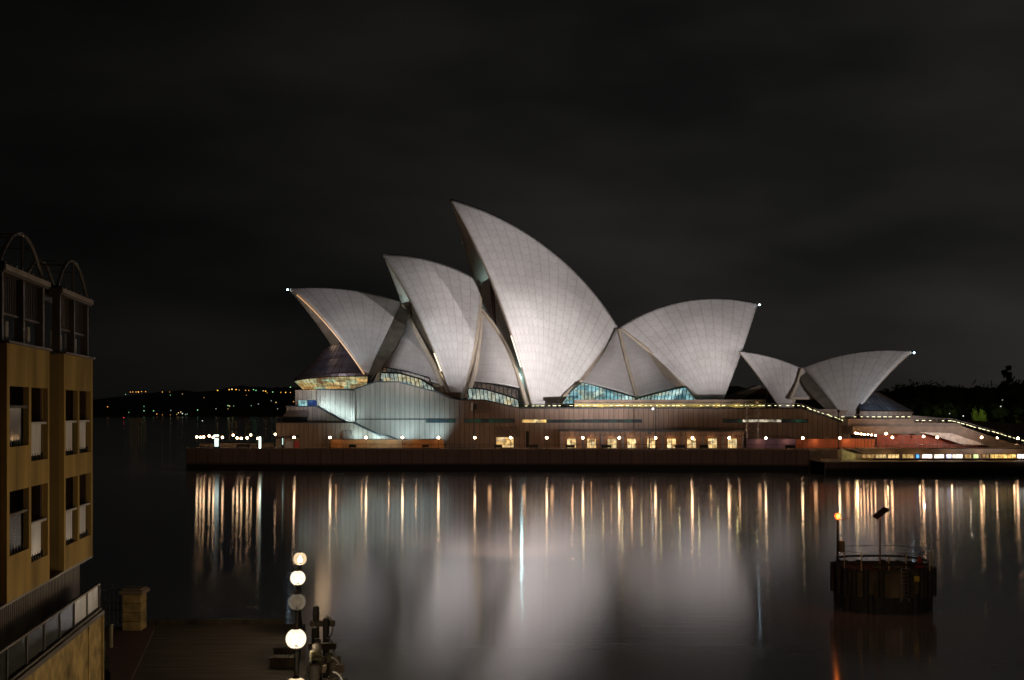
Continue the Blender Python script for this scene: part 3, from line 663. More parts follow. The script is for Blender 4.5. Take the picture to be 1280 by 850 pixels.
rights = [(1069.5, 541.5, 'leftmost of the row of seven globes under the stair parapet'), (1072.5, 542.2, 'second of the row of seven globes under the stair parapet'), (1076.5, 542.8, 'third of the row of seven globes under the stair parapet'),
          (1080.5, 543, 'middle one of the row of seven globes under the stair parapet'), (1085, 543.2, 'fifth of the row of seven globes under the stair parapet'), (1089.5, 543.7, 'sixth of the row of seven globes under the stair parapet'), (1094.5, 544.3, 'rightmost of the row of seven globes under the stair parapet'),
          (1107.5, 542, 'higher globe lamp left of the red walled bar'), (1115.5, 546.5, 'globe lamp at the left corner of the red walled bar'), (1154.5, 545.5, 'large globe lamp before the red wall of the bar'),
          (1171.5, 547, 'globe lamp before the right part of the red bar wall'), (1227, 547, 'globe lamp near the foot of the pale slanting soffit'), (1246.5, 547.3, 'small globe lamp right of the pale slanting soffit'), (1272.5, 547.8, 'globe lamp at the right end, below the descending handrail lights')]
for i, (px, py, lb) in enumerate(rights):
    Y = 263.5 if i < 7 else 262.6; p = P(px, py, Y); street_lamp((p.x, Y, 4.52), lb, 'globe lamps by the steps', GL_RED if i != 12 else GL_TIP, round(p.z - 4.52, 1), .2 if i < 7 else (.2 if i == 12 else .27))

# kiosk and column of light on the point
Y = prom_y(271, 3); p = P(271, 512 + (CH - 4.52) * FX / Y, Y)
k = empty('information_kiosk', p, 'slim kiosk with a white lit panel and lit top standing on the point', 'kiosk')
m = MB(); m.box((-.62, -.3, 0), (.62, .3, .35), .03); m.box((-.62, -.28, .35), (-.5, .28, 2.35)); m.box((.5, -.28, .35), (.62, .28, 3.1)); m.box((-.62, -.3, 2.35), (.62, .3, 2.6), .02); m.build('cabinet', DARK, k)
m = MB(); m.box((-.42, -.29, .5), (.42, -.2, 2.3)); m.build('lit_panel', glow('kiosk_panel', (.62, .95, .9), 1.5), k)
m = MB(); m.box((-.6, -.25, 2.72), (.42, .25, 3.0), .05); m.build('lit_top', glow('kiosk_top', (.9, 1, .95), 3.2), k)
Y = prom_y(324.5, 3); p = P(324.6, 512 + (CH - 4.52) * FX / Y, Y)
k = empty('light_column', p, 'thin upright column with a glowing white strip on the point', 'light column')
m = MB(); m.box((-.6, -.2, 0), (-.1, .2, 3.0), .03); m.build('casing', DARK, k)
m = MB(); m.box((-.1, -.2, .15), (.22, .2, 2.6), .03); m.build('lit_strip', glow('column_strip', (.8, 1, .85), 5), k)
Y = prom_y(353, 5); p = P(353.5, 512 + (CH - 4.52) * FX / Y, Y)
k = empty('light_column', p, 'short dark column with a narrow pale strip left of the grey door', 'light column')
m = MB(); m.box((-.3, -.15, 0), (.3, .15, 2.6), .03); m.build('casing', DARK, k)
m = MB(); m.box((-.1, -.2, .9), (.08, -.152, 2.3)); m.build('lit_strip', glow('short_strip', (.7, 1, .85), 1.2), k)
# low round table-like seats on the point
for px, lb in ((291, 'small pale pedestal on the point left of the dark bench'), (313, 'small pale pedestal on the point near the lit column'), (344, 'small pale pedestal by the corner under the lowest terrace')):
    Y = prom_y(px, 1.4); p = P(px, 512 + (CH - 4.52) * FX / Y, Y)
    k = empty('pedestal', p, lb, 'pedestal', 'pedestals on the point'); m = MB(); m.tube((0, 0, 0), (0, 0, .5), .16); m.build('stem', STEEL, k); m = MB(); m.tube((0, 0, .5), (0, 0, .6), .42, .42, 16); m.build('top', SLAB, k)
# parapet bench along the far side of the point
wall_thing('parapet', [(-72.5, 283), (-62, 281), (-54, 276.5)], 4.5, 5.2, .5, plain('sandstone_parapet', (.5, .36, .24), .8, var=.2), 'low stone parapet lit warm along the far side of the point', 'parapet')

# dark benches / planters on the seawall edge
def bench(px, w, lb):
    Y = prom_y(px, .9); p = P(px, 512 + (CH - 4.77) * FX / Y, Y)
    k = empty('bench', (p.x, Y, 4.5), lb, 'bench', 'dark benches on the seawall edge')
    m = MB(); m.box((-w / 2, -.3, .55), (w / 2, .3, .72), .03); m.build('seat', DARK, k)
    m = MB(); m.box((-w / 2, .2, .72), (w / 2, .3, 1.1), .03); m.build('backrest', DARK, k)
    for s in (-1, 1):
        m = MB(); m.box((s * w * .4 - .08, -.28, 0), (s * w * .4 + .08, .28, .55)); m.build('leg', DARK, k)
for px, w, lb in ((440.5, 1.5, 'dark bench before the left part of the orange hoarding'), (532, 1.5, 'dark bench before the right part of the orange hoarding'), (304, 3.0, 'long dark bench on the point between lamp groups'), (623, 1.6, 'dark bench just left of the amber doorway'),
                  (667, 1.8, 'dark bench right of the tall dark door slot'), (713, 1.9, 'dark bench before the first lit gallery opening'), (758, 2.1, 'dark bench before the third lit gallery opening'), (850, 2.1, 'dark bench left of the third lit opening from the right'),
                  (880, 1.9, 'dark bench left of the second lit opening from the right'), (988, 2.1, 'dark bench where the purple and red hoardings meet')): bench(px, w, lb)
# site hoardings
def hoarding(x0, x1, Y, zt, col, lb, name, panes=2.4, extra=None):
    a, b = P(x0, 560, Y), P(x1, 560, Y)
    t = empty('hoarding', (a.x, Y, 4.5), lb, 'hoarding'); w = b.x - a.x; n = max(1, round(w / panes))
    mt = plain(name, col, .65, var=.14, scale=.8)
    m = MB()
    for i in range(n): m.box((w * i / n + .02, 0, .1), (w * (i + 1) / n - .02, .08, zt - 4.5), .01)
    m.build('panels', mt, t)
    m = MB(); m.box((0, -.03, zt - 4.5), (w, .11, zt - 4.38)); m.box((0, -.03, .02), (w, .11, .1)); m.build('rail', DARK, t)
    if extra: extra(t, w, zt - 4.5)
    return t
def ohx(t, w, h):
    m = MB(); m.box((4.2, -.05, .2), (4.6, -.035, .32)); m.box((4.35, -.05, .16), (4.45, -.035, .5)); m.build('red_mark', plain('red_paint', (.7, .06, .04), .5), t)
hoarding(413, 555, 267, 6.45, (.42, .20, .065), 'long orange brown hoarding along the promenade under the white lit wall', 'orange_hoarding', extra=ohx)
hoarding(932.5, 995, 266.5, 6.6, (.15, .10, .19), 'purple grey hoarding below the lattice tower', 'purple_hoarding')
hoarding(995.3, 1094, 266.5, 6.6, (.42, .12, .05), 'orange red hoarding right of the purple one', 'red_hoarding')

# masts
def mast(px, y0, Y, lb, parts):
    z0 = 4.5; p = P(px, y0, Y); t = empty('mast', (p.x, Y, z0), lb, 'mast'); h = p.z - z0
    m = MB(); m.tube((0, 0, 0), (0, 0, .3), .22); m.tube((0, 0, 0), (0, 0, h), .13, .08); m.build('pole', DARK, t); parts(t, h); return t
def mp1(t, h):
    m = MB(); m.box((-.7, -.12, h - 1.5), (-.25, .12, h + .2), .03); m.build('equipment_box', STEEL, t)
    m = MB(); m.box((.12, -.12, h - 1.2), (.6, .12, h), .03); m.build('equipment_box', DARK, t)
    m = MB(); m.box((-.7, -.05, h - .9), (.6, .05, h - .8)); m.box((-.5, -.05, h - .3), (.5, .05, h - .2)); m.build('bracket', DARK, t)
mast(592.5, 505, 264, 'tall black mast with equipment boxes on top before the podium wall', mp1)
def mp2(t, h):
    m = MB(); m.box((-.6, -.05, h - .45), (.6, .05, h - .35)); m.box((-.6, -.05, h - 1.5), (.6, .05, h - 1.4)); m.build('cross_arm', DARK, t)
    m = MB(); m.box((-.78, -.2, h - .95), (-.5, .1, h - .65), .03); m.build('lamp', glow('mast_lamp', (.95, .95, 1), 12), t)
mast(819.8, 506.5, 264, 'thin mast with two cross arms and one bright white lamp', mp2)
def mp3(t, h):
    m = MB(); m.box((-.25, -.1, h - .6), (.25, .1, h), .03); m.build('camera_box', DARK, t)
mast(1048, 512, 262, 'tall plain mast before the foot of the second small shell', mp3)
mast(811.5, 539, 263, 'short dark post with a box at the top beside the lamp mast', mp3)
# lattice tower
def tower():
    Y = 268; a, b = P(934.5, 560, Y), P(948.5, 560, Y); w = b.x - a.x; top = P(940, 504, Y).z - 4.5
    t = empty('scaffold_tower', ((a.x + b.x) / 2, Y, 4.5), 'tall grey lattice scaffold tower standing against the podium', 'scaffold tower')
    for sx_ in (-1, 1):
        for sy in (0, 1):
            m = MB(); m.tube((sx_ * w / 2, sy * 1.4, 0), (sx_ * w / 2, sy * 1.4, top), .085, seg=6); m.build('upright', STEEL, t)
    m = MB(); n = 7
    for i in range(n + 1):
        z = .2 + (top - .3) * i / n
        for sy in (0, 1.4): m.tube((-w / 2, sy, z), (w / 2, sy, z), .05, seg=4)
        for sx_ in (-1, 1): m.tube((sx_ * w / 2, 0, z), (sx_ * w / 2, 1.4, z), .05, seg=4)
        if i < n:
            z2 = .2 + (top - .3) * (i + 1) / n; s = 1 if i % 2 else -1
            m.tube((-s * w / 2, 0, z), (s * w / 2, 0, z2), .04, seg=4); m.tube((s * w / 2, 1.4, z), (-s * w / 2, 1.4, z2), .04, seg=4)
    m.build('bracing', STEEL, t)
tower()
# bar parasols and tables beside the red wall
def parasol(px, py, Y, lb):
    p = P(px, py, Y); t = empty('parasol', (p.x, Y, 4.5), lb, 'parasol', 'parasols at the bar')
    h = p.z - 4.5
    m = MB(); m.tube((0, 0, 0), (0, 0, h), .05); m.tube((0, 0, 0), (0, 0, .12), .35, .3, 12); m.build('pole', STEEL, t)
    m = MB(); m.tube((0, 0, h - .35), (0, 0, h), 1.5, .08, 8); m.build('canopy', plain('cream_canvas' if 'cream_canvas' not in MATS else 'cream_canvas2', (.6, .5, .42), .8), t)
parasol(1128, 541.5, 266.5, 'dark edged parasol at the left end of the red walled bar'); parasol(1146, 542, 266.5, 'parasol before the middle of the red bar wall')
parasol(1021, 548, 268.5, 'low parasol peeking over the left part of the red hoarding'); parasol(1033, 547, 268.5, 'parasol over the red hoarding nearest the tall mast')
def bar_table(px, lb):
    Y = 264.2; p = P(px, 560, Y); t = empty('bar_table', (p.x, Y, 4.5), lb, 'table', 'bar tables')
    m = MB(); m.tube((0, 0, 0), (0, 0, 1.0), .05); m.tube((0, 0, 0), (0, 0, .05), .28, seg=12); m.build('stem', DARK, t); m = MB(); m.tube((0, 0, 1.0), (0, 0, 1.06), .4, seg=14); m.build('top', SLAB, t)
for i, px in enumerate((1122, 1135, 1150, 1162, 1180, 1194, 1210)): bar_table(px, 'high bar table before the red wall, %s from the left' % ORD[i])
m = MB()
t = empty('balustrade', (P(1090, 560, 262.3).x, 262.3, 4.52), 'thin metal balustrade along the edge of the concourse slab by the bar', 'balustrade')
n = 42
for i in range(n + 1): m.tube((i * .9, 0, .0), (i * .9, 0, 1.0), .03, seg=4)
m.tube((0, 0, 1.0), (n * .9, 0, 1.0), .04, seg=5); m.build('rail', STEEL, t)
# railing along the whole seawall
t = empty('balustrade', (-40, 257.9, 4.75), 'long thin dark handrail on top of the seawall', 'balustrade')
m = MB(); a, b = Vector((0, .25, 0)), Vector((101, -4.9, 0)); N_ = 70
for i in range(N_ + 1): q = a.lerp(b, i / N_); m.tube(q, q + Vector((0, 0, .95)), .025, seg=4)
m.tube(a + Vector((0, 0, .95)), b + Vector((0, 0, .95)), .035, seg=5); m.build('rail', DARK, t)
# lit stair down to the lower concourse
t = empty('concourse_stair', (P(1053, 572, 252.8).x, 253.0, 2.5), 'short lit stair down from the promenade to the lower concourse', 'stair')
m = MB()
for i in range(8): m.box((i * .8, .3, 0), (i * .8 + .8, 3.5, 2.1 - i * .26))
m.build('steps', plain('pale_steps', (.6, .55, .35), .8), t)
m = MB(); m.tube((0, .2, 3.0), (6.4, .2, 1.0), .05); m.tube((6.4, .2, 0), (6.4, .2, 1.0), .05); m.tube((0, .2, 2.1), (0, .2, 3.0), .05); m.build('handrail', STEEL, t)
pl(P(1072, 562, 250.5), 120, (1, .85, .4))
for px_ in (1110, 1150, 1190, 1230, 1268): pl(P(px_, 569, 250.6), 60, (1, .62, .3), .15)  # warm points added to brighten the concourse front
pl(P(1213, 555.5, 263.5), 110, (1, .8, .6), .15)  # point added to brighten the pale soffit

# ------------------------------------------------------------ trees behind
LEAF = plain('night_foliage', (.035, .05, .03), .9, var=.5, scale=.6)
LEAFG = plain('lit_foliage', (.09, .13, .03), .9, var=.5, scale=.6)
BARK = plain('bark', (.06, .05, .04), .9)
def crown_mesh(seed, n=2600, lobes=11, cone=False):
    rnd = random.Random(seed); bm = bmesh.new(); L_ = []
    for i in range(lobes):
        a = rnd.uniform(0, 6.28); r = rnd.uniform(0, .62); z = rnd.uniform(-.25, .5)
        if cone: z = i / lobes * 1.7 - .6; r = .12 * rnd.random()
        L_.append((Vector((math.cos(a) * r, math.sin(a) * r, z * (1 - .4 * r))), rnd.uniform(.24, .42) * (1.15 - i / lobes * .85 if cone else 1)))
    for i in range(n):
        c, R = rnd.choice(L_); d = Vector((rnd.gauss(0, 1), rnd.gauss(0, 1), rnd.gauss(0, 1))).normalized()
        if cone: d.z *= .5
        p = c + d * R * rnd.uniform(.55, 1.08) ; s = rnd.uniform(.018, .05)
        u = Vector((rnd.gauss(0, 1), rnd.gauss(0, 1), rnd.gauss(0, 1))).normalized(); v = u.orthogonal().normalized()
        bm.faces.new([bm.verts.new(p + u * s), bm.verts.new(p + v * s * .7), bm.verts.new(p - u * s), bm.verts.new(p - v * s * .7)])
    for c, R in L_:      # inner boughs that keep the crown from being see-through
        q = bmesh.ops.create_icosphere(bm, subdivisions=2, radius=R * .72)
        for v in q['verts']: v.co = v.co * (1 + rnd.uniform(-.25, .25)); v.co.z *= .5 if cone else .9; v.co.x *= .5 if cone else 1; v.co.y *= .5 if cone else 1; v.co += c
    for ax_ in range(3):
        lo = min(v.co[ax_] for v in bm.verts); hi = max(v.co[ax_] for v in bm.verts)
        for v in bm.verts: v.co[ax_] = (v.co[ax_] - lo) / (hi - lo) * 2 - 1
    me = bpy.data.meshes.new('crown'); bm.to_mesh(me); bm.free(); me.materials.append(LEAF); return me
CR_M = [crown_mesh(i) for i in range(4)]; CONE_M = crown_mesh(9, 3200, 16, True)
def trunk_mesh(cone=False):
    m = MB(); m.tube((0, 0, 0), (.01, 0, .55 if not cone else .95), .045 if not cone else .02, .03 if not cone else .006)
    for k in range(0 if cone else 5):
        a = k * 1.3; m.tube((.01, 0, .4 + .03 * k), (math.cos(a) * .15, math.sin(a) * .15, .78), .022, .008, 6)
    o = m.build('trunk', BARK); me = o.data; bpy.data.objects.remove(o); return me
TR = trunk_mesh(); TRC = trunk_mesh(True)
def tree(px, top, Y, wpx, lb, cone=False, mat=None, z0=4.5):
    p = P(px, top, Y); H = p.z - z0; w = wpx / FX * Y / 2
    t = empty('pine_tree' if cone else 'tree', (p.x, Y, z0), lb, 'tree', 'trees in the dark park')
    tr = bpy.data.objects.new('trunk', TRC if cone else TR); COL.objects.link(tr); tr.parent = t; tr.scale = (H, H, H)
    me = CONE_M if cone else random.choice(CR_M)
    c = bpy.data.objects.new('crown', me); COL.objects.link(c); c.parent = t; hz = H * .42 if not cone else H * .5
    c.scale = (w, w, hz); c.location = (0, 0, H - hz); c.rotation_euler.z = random.uniform(0, 6)
    if mat:
        c.data = me.copy(); c.data.materials.clear(); c.data.materials.append(mat)
    return t
TREES = [(1095, 488, 420, 40, 'low dark tree just behind the glass roof of the small shells'), (1122, 479, 430, 46, 'dark tree rising right of the small shell tip'), (1158, 474, 440, 62, 'broad round dark tree, tallest left of the gap in the skyline'),
         (1187, 481, 430, 44, 'dark tree in the dip of the skyline'), (1206, 480, 450, 40, 'second dark tree in the dip of the skyline'), (1228, 474, 430, 46, 'dark round tree left of the tall pine'), (1251, 474, 440, 36, 'dark tree at the foot of the tall pine'),
         (1278, 470, 420, 44, 'dark tree at the right edge beside the tall pine'), (1302, 468, 430, 60, 'dark tree cut by the right edge'), (1140, 497, 400, 50, 'lower dark tree in front of the broad round tree'), (1176, 499, 400, 46, 'lower dark tree above the handrail lights'),
         (1245, 500, 400, 50, 'lower dark tree right of the green lit bush'), (1275, 498, 400, 48, 'lower dark tree behind the yellow street lamp'), (1208, 501, 410, 40, 'lower dark tree left of the green lit bush'), (916, 487, 560, 30, 'far dark tree seen between the big and small shells'), (938, 491, 560, 30, 'far dark tree seen behind the small shell')]
for x, y, Y, w, lb in TREES: tree(x, y, Y, w, lb)
tree(1258, 456, 440, 26, 'tall thin pine standing above the dark tree line', cone=True)
tree(1224, 507, 390, 20, 'bush lit bright green among the dark trees', mat=LEAFG)
pl(P(1222, 512, 383), 900, (.9, 1, .3))
tree(1272, 512, 330, 26, 'small tree lit yellowish by the street lamp at the right', mat=LEAFG)
street_lamp((P(1271.5, 533, 330).x, 322, 4.5), 'taller yellow street lamp among the trees at the right edge', 'lamps in the park', glow('yellow_globe', (1, .68, .22), 22), round(P(0, 529, 322).z - 4.5, 1), .3)
for i, (x, y, c_) in enumerate(((1204, 520, 'pale'), (1251, 508, 'pale'), (1253, 500, 'faint'), (921, 494, 'warm'), (1187, 517, 'faint'), (1210, 528, 'bluish'))):
    p = P(x, y, 395)
    lb = ['small pale light low among the park trees above the stair top', 'small pale light high among the trees below the pine', 'faint light just above another in the trees below the pine', 'tiny warm light seen between the big and small shells', 'faint light low in the trees left of another pale light', 'small bluish lamp just above the handrail lights'][i]
    k = empty('park_light', (p.x, 395, 4.5), lb, 'park light'); m = MB(); m.ball((0, 0, p.z - 4.5), .22, 1); m.build('lamp', glow('park_lamp_%d' % i, (.9, .9, .8) if i != 3 else (1, .7, .4), [1.2, .8, .3, 1, .4, 2][i]), k)
    m = MB(); m.tube((0, 0, 0), (0, 0, p.z - 4.6), .06, seg=5); m.build('post', DARK, k)

# ------------------------------------------------------------ lights on the far shore
cols = {'o': (1, .42, .06), 'y': (1, .7, .25), 'g': (.35, 1, .45), 'w': (.9, 1, .95), 'r': (1, .06, .08), 'b': (.5, .7, 1)}
GM = {k: [glow('shore_%s%d' % (k, j), v, s) for j, s in enumerate((.45, 1.3, 3.2))] for k, v in cols.items()}
shore = [(163, 490, 'o', 1), (166, 490, 'o', 1), (170, 490, 'o', 1), (173, 490, 'o', 2), (177, 489.5, 'o', 1), (182, 489.5, 'o', 1), (157, 493, 'g', 0), (203, 490, 'o', 1), (212, 490, 'o', 0), (213, 494, 'g', 0), (228, 492.5, 'y', 0),
         (255, 497, 'o', 0), (272, 488, 'o', 2), (286.5, 487, 'o', 2), (290, 486.5, 'y', 2), (295, 487, 'o', 2), (299, 487.5, 'y', 0), (307, 488, 'o', 1), (311, 488, 'o', 1), (308, 494, 'o', 0), (317, 487, 'g', 1), (320, 488, 'g', 1), (329, 488.5, 'y', 1), (332, 489, 'o', 2), (334, 491, 'o', 0), (341, 490, 'g', 1),
         (351, 490.5, 'o', 1), (357, 490.5, 'o', 2), (363, 490.5, 'o', 1), (363, 484, 'g', 1), (339, 501, 'w', 0), (345, 503, 'y', 1), (367, 502, 'o', 1), (347, 511, 'w', 0), (134.5, 508.5, 'o', 1), (180, 508, 'g', 0), (180, 513.5, 'g', 1), (161, 515.5, 'g', 0), (192, 513.5, 'g', 1), (196, 517.5, 'o', 1), (203, 518.5, 'o', 0), (213.5, 513, 'w', 0),
         (213, 518.5, 'o', 0), (223, 516, 'y', 1), (226, 515, 'y', 1), (228, 517, 'w', 1), (232, 518, 'w', 0), (234, 517.5, 'g', 0), (247, 512.5, 'g', 1), (285, 507, 'g', 1), (287, 507.5, 'y', 1), (285, 511, 'y', 0), (292, 507.5, 'g', 0), (314, 507, 'g', 0), (270, 511, 'w', 0), (323, 505, 'w', 0),
         (132.5, 527, 'b', 2), (154.5, 522, 'r', 1), (253, 526, 'w', 1), (305, 530, 'r', 0), (221, 518, 'y', 0)]
side = lambda x: 'left' if x < 200 else ('middle' if x < 290 else 'right')
SH = {}
cn = {'o': 'orange', 'y': 'yellow', 'g': 'green', 'w': 'white', 'r': 'red', 'b': 'blue white'}; br = ['faint', 'small', 'bright']
seen = {}
for x, y, c_, s in shore:
    Y = 2280 if y < 521 else 1400
    p = P(x, y, Y); key = (c_, s, Y)
    g_ = '%s %s lights along the far shore' % (br[s], cn[c_]) if Y > 2000 else None
    lb = {'o': 'orange', 'y': 'yellow', 'g': 'green', 'w': 'white', 'r': 'red', 'b': 'blue white'}[c_]
    lb = '%s %s lamp on the dark far shore across the harbour' % (br[s], lb) if Y > 2000 else {132.5: 'bright blue white buoy lamp low over the water beside the apartment block', 154.5: 'small red buoy lamp over the dark water far left', 253: 'small white buoy lamp above the point, far out on the water', 305: 'faint red buoy lamp above the lamps of the point'}[x]
    z0 = max(0, p.z - 7) if Y > 2000 else 0
    t = empty('shore_lamp' if Y > 2000 else 'buoy', (p.x, Y, z0), lb, 'lamp' if Y > 2000 else 'buoy', g_)
    if key not in SH:
        m = MB(); m.ball((0, 0, 0), (.95 if Y > 2000 else .6), 1); SH[key] = m.build('lamp', GM[c_][s], t); q = SH[key]
        if 'post' not in SH: m = MB(); m.tube((0, 0, 0), (0, 0, 1), .12, seg=5); SH['post'] = m.build('post', DARK, t); q2 = SH['post']
        else: q2 = SH['post'].copy(); COL.objects.link(q2); q2.parent = t
    else:
        q = SH[key].copy(); q2 = SH['post'].copy()
        for w_ in (q, q2): COL.objects.link(w_); w_.parent = t
    q.location = (0, 0, p.z - z0); q2.scale = (1, 1, max(.5, p.z - z0 - .6))

# ------------------------------------------------------------ apartment block on the left
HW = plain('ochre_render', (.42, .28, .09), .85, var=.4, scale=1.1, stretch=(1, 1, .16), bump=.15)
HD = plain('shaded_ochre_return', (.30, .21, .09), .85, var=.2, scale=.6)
STONE = plain('sandstone_base', (.42, .30, .12), .85, var=.45, scale=2.2, bump=.5)
BRW = plain('brown_steel', (.11, .085, .075), .5, .4)
WHT = plain('pale_panel', (.55, .53, .56), .5, var=.15)
CURT = plain('curtain', (.5, .45, .4), .8, var=.2, stretch=(1, 9, .2), scale=1.5)
GLS = newmat('balcony_glass'); GLSM = GLS[0]; GLS[2].inputs['Base Color'].default_value = (.6, .65, .65, 1); GLS[2].inputs['Roughness'].default_value = .25; GLS[2].inputs['Transmission Weight'].default_value = .25
g2 = newmat('clear_glass'); GLC = g2[0]; g2[2].inputs['Base Color'].default_value = (.5, .55, .55, 1); g2[2].inputs['Roughness'].default_value = .08; g2[2].inputs['Transmission Weight'].default_value = .92; g2[2].inputs['IOR'].default_value = 1.2
FROST = plain('frosted_glass', (.62, .62, .68), .3, var=.25, scale=2.5, stretch=(1, 3, .3))
rot = math.atan2(.131, 1)
H = empty('apartment_building', (-14.4, 42, 0), 'tall ochre apartment block with recessed balconies and arched rooftop pergolas at the left edge', 'building', rz=rot)
DARKB = plain('balcony_shade_dark', (.045, .022, .014), .8, var=.3)  # near-black colour carries the shade of the balcony interiors
def hb(name, mat, boxes, parent=H, bev=0):
    m = MB()
    for b in boxes: m.box(b[0], b[1], bev)
    return m.build(name, mat, parent)
ROWS = [(13.62, 12.02, 11.56), (10.86, 9.18, 8.75)]
def bay(s0, s1, openL, openR):
    """a projecting bay: solid bands and piers around its openings; s along the facade"""
    w = []
    T = .15; zb, zt = 8.0, 14.72
    o1, o2 = openL; o3, o4 = openR
    for a, b in ((s0, o1), (o2, o3), (o4, s1)): w.append(((-T, a, zb), (0, b, zt)))
    for (oa, ob, k) in ((o1, o2, 1), (o3, o4, 2)):
        z = zb
        for r in reversed(ROWS):
            bot = r[k] if s0 < -9 or k == 2 else r[2]
            w.append(((-T, oa, z), (-.003, ob, bot))); z = r[0]
        w.append(((-T, oa, z), (-.003, ob, zt)))
    hb('wall', HW, w)
    hb('coping', BRW, [((-T - .1, s0 - .05, zt), (.07, s1 + .05, zt + .07))])
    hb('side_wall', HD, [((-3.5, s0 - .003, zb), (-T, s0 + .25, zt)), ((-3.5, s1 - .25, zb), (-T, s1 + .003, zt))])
    # balcony interiors, sliding doors, rails
    for (oa, ob, k) in ((o1, o2, 1), (o3, o4, 2)):
        for r in ROWS:
            bot = r[k] if s0 < -9 or k == 2 else r[2]
            fl = bot
            d = hb('balcony_door', plain('dark_glass', (.05, .035, .03), .2, var=.4) if 'dark_glass' not in MATS else MATS['dark_glass'], [((-1.9, oa - .1, fl), (-1.82, ob + .1, r[0]))])
            hb('frame', BRW, [((-1.82, oa + (ob - oa) * f - .04, fl), (-1.76, oa + (ob - oa) * f + .04, r[0])) for f in (0, .5, 1)], d)
            hb('curtain', CURT, [((-1.97, oa + (ob - oa) * .55, fl), (-1.93, ob, r[0]))], d)
            rl = hb('balcony_rail', WHT if k == 2 or s0 > -9 else BRW, [((-.13, oa, fl + 1.02), (-.03, ob, fl + 1.09))])
            hb('glass', GLC if k == 1 and s0 < -9 else FROST, [((-.09, oa + .03, fl + .14), (-.07, oa + (ob - oa) * .72, fl + 1.02))], rl)
            hb('bars', DARK, [((-.1, oa + .1 + i * .28, fl), (-.06, oa + .14 + i * .28, fl + .2)) for i in range(int((ob - oa) / .28))], rl)
    hb('shade_partition', DARKB, [((-2.0, x - .1, 8.1), (-T - .003, x + .1, 13.64)) for x in (s0 + .36, (o2 + o3) / 2, s1 - .36)])  # boxes added to make the balcony interiors look dark
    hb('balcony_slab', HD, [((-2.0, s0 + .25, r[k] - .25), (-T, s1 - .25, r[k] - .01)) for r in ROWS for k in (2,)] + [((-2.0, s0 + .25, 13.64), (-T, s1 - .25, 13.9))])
    # rooftop pergola
    T2 = zt + .07; top = 16.55
    L_ = s1 - s0
    for f in (.02, .48, .96):
        hb('post', BRW, [((-.35, s0 + L_ * f - .1, T2), (-.12, s0 + L_ * f + .1, top))])
    hb('beam', BRW, [((-.42, s0 - .1, top), (-.05, s1 + .15, top + .2)), ((-1.3, s0 - .1, top), (-1.1, s1 + .15, top + .2))] + [((-1.3, s0 + L_ * i / 8, top + .2), (-.05, s0 + L_ * i / 8 + .1, top + .28)) for i in range(9)])
    hb('fascia', plain('grey_fascia' if s0 < -9 else 'grey_fascia2', (.32, .27, .25), .6), [((-.04, s0 - .1, top + .06), (0, s1 + .15, top + .2))])
    for a, b in ((.08, .42), (.54, .92)):
        n = 9
        hb('slat_screen', BRW, [((-.3, s0 + L_ * (a + (b - a) * i / n), T2 + .75), (-.24, s0 + L_ * (a + (b - a) * i / n) + .05, top)) for i in range(n)] + [((-.32, s0 + L_ * a, T2 + .7), (-.2, s0 + L_ * b, T2 + .76))])
        hb('roof_panel', WHT, [((-.5, s0 + L_ * a + .05, T2), (-.44, s0 + L_ * a + .62, T2 + .68))]); hb('roof_panel', WHT, [((-.5, s0 + L_ * b - .35, T2), (-.44, s0 + L_ * b - .08, T2 + .6))])
    for dn in (-.2, -1.2):
        m = MB(); q = []
        for i in range(25):
            u = i / 24 * 2 - 1; q.append(Vector((dn, s0 + L_ * (i / 24), top + .22 + 1.06 * (1 - abs(u) ** 2.1))))
        m.path(q, .055, 6); m.tube((dn, s0 + L_ / 2, top + .2), (dn, s0 + L_ / 2, top + 1.26), .035); m.build('arch', BRW, H)
    for f in (.25, .5, .75): hb('tie_bar', BRW, [((-1.2, s0 + L_ * f - .02, top + .22 + 1.06 * (1 - abs(f * 2 - 1) ** 2.1) - .02), (-.2, s0 + L_ * f + .02, top + .22 + 1.06 * (1 - abs(f * 2 - 1) ** 2.1) + .02))])
bay(-4.33, -.12, (-4.1, -2.42), (-2.17, -.42))
bay(-10.62, -6.15, (-10.36, -8.46), (-8.2, -6.35))
bay(-17.0, -12.5, (-16.7, -14.9), (-14.6, -12.8))
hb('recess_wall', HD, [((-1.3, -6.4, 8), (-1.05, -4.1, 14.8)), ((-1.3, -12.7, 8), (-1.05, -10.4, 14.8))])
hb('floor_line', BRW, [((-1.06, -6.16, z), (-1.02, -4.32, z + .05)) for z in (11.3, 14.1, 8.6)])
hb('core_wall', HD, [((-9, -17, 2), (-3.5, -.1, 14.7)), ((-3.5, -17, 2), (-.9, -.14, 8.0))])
hb('roof', SLAB, [((-9, -17, 14.7), (-.45, -.14, 14.82))])
hb('slat_wall', BRW, [((-.55, -17 + i * .19, 6.15), (-.42, -17 + i * .19 + .075, 8.0)) for i in range(89)])
hb('slat_backing', DARKW, [((-.9, -17, 6.1), (-.7, -.2, 8.0))])
hb('soffit', BRW, [((-.9, -17, 7.93), (-.01, -.1, 7.997))])
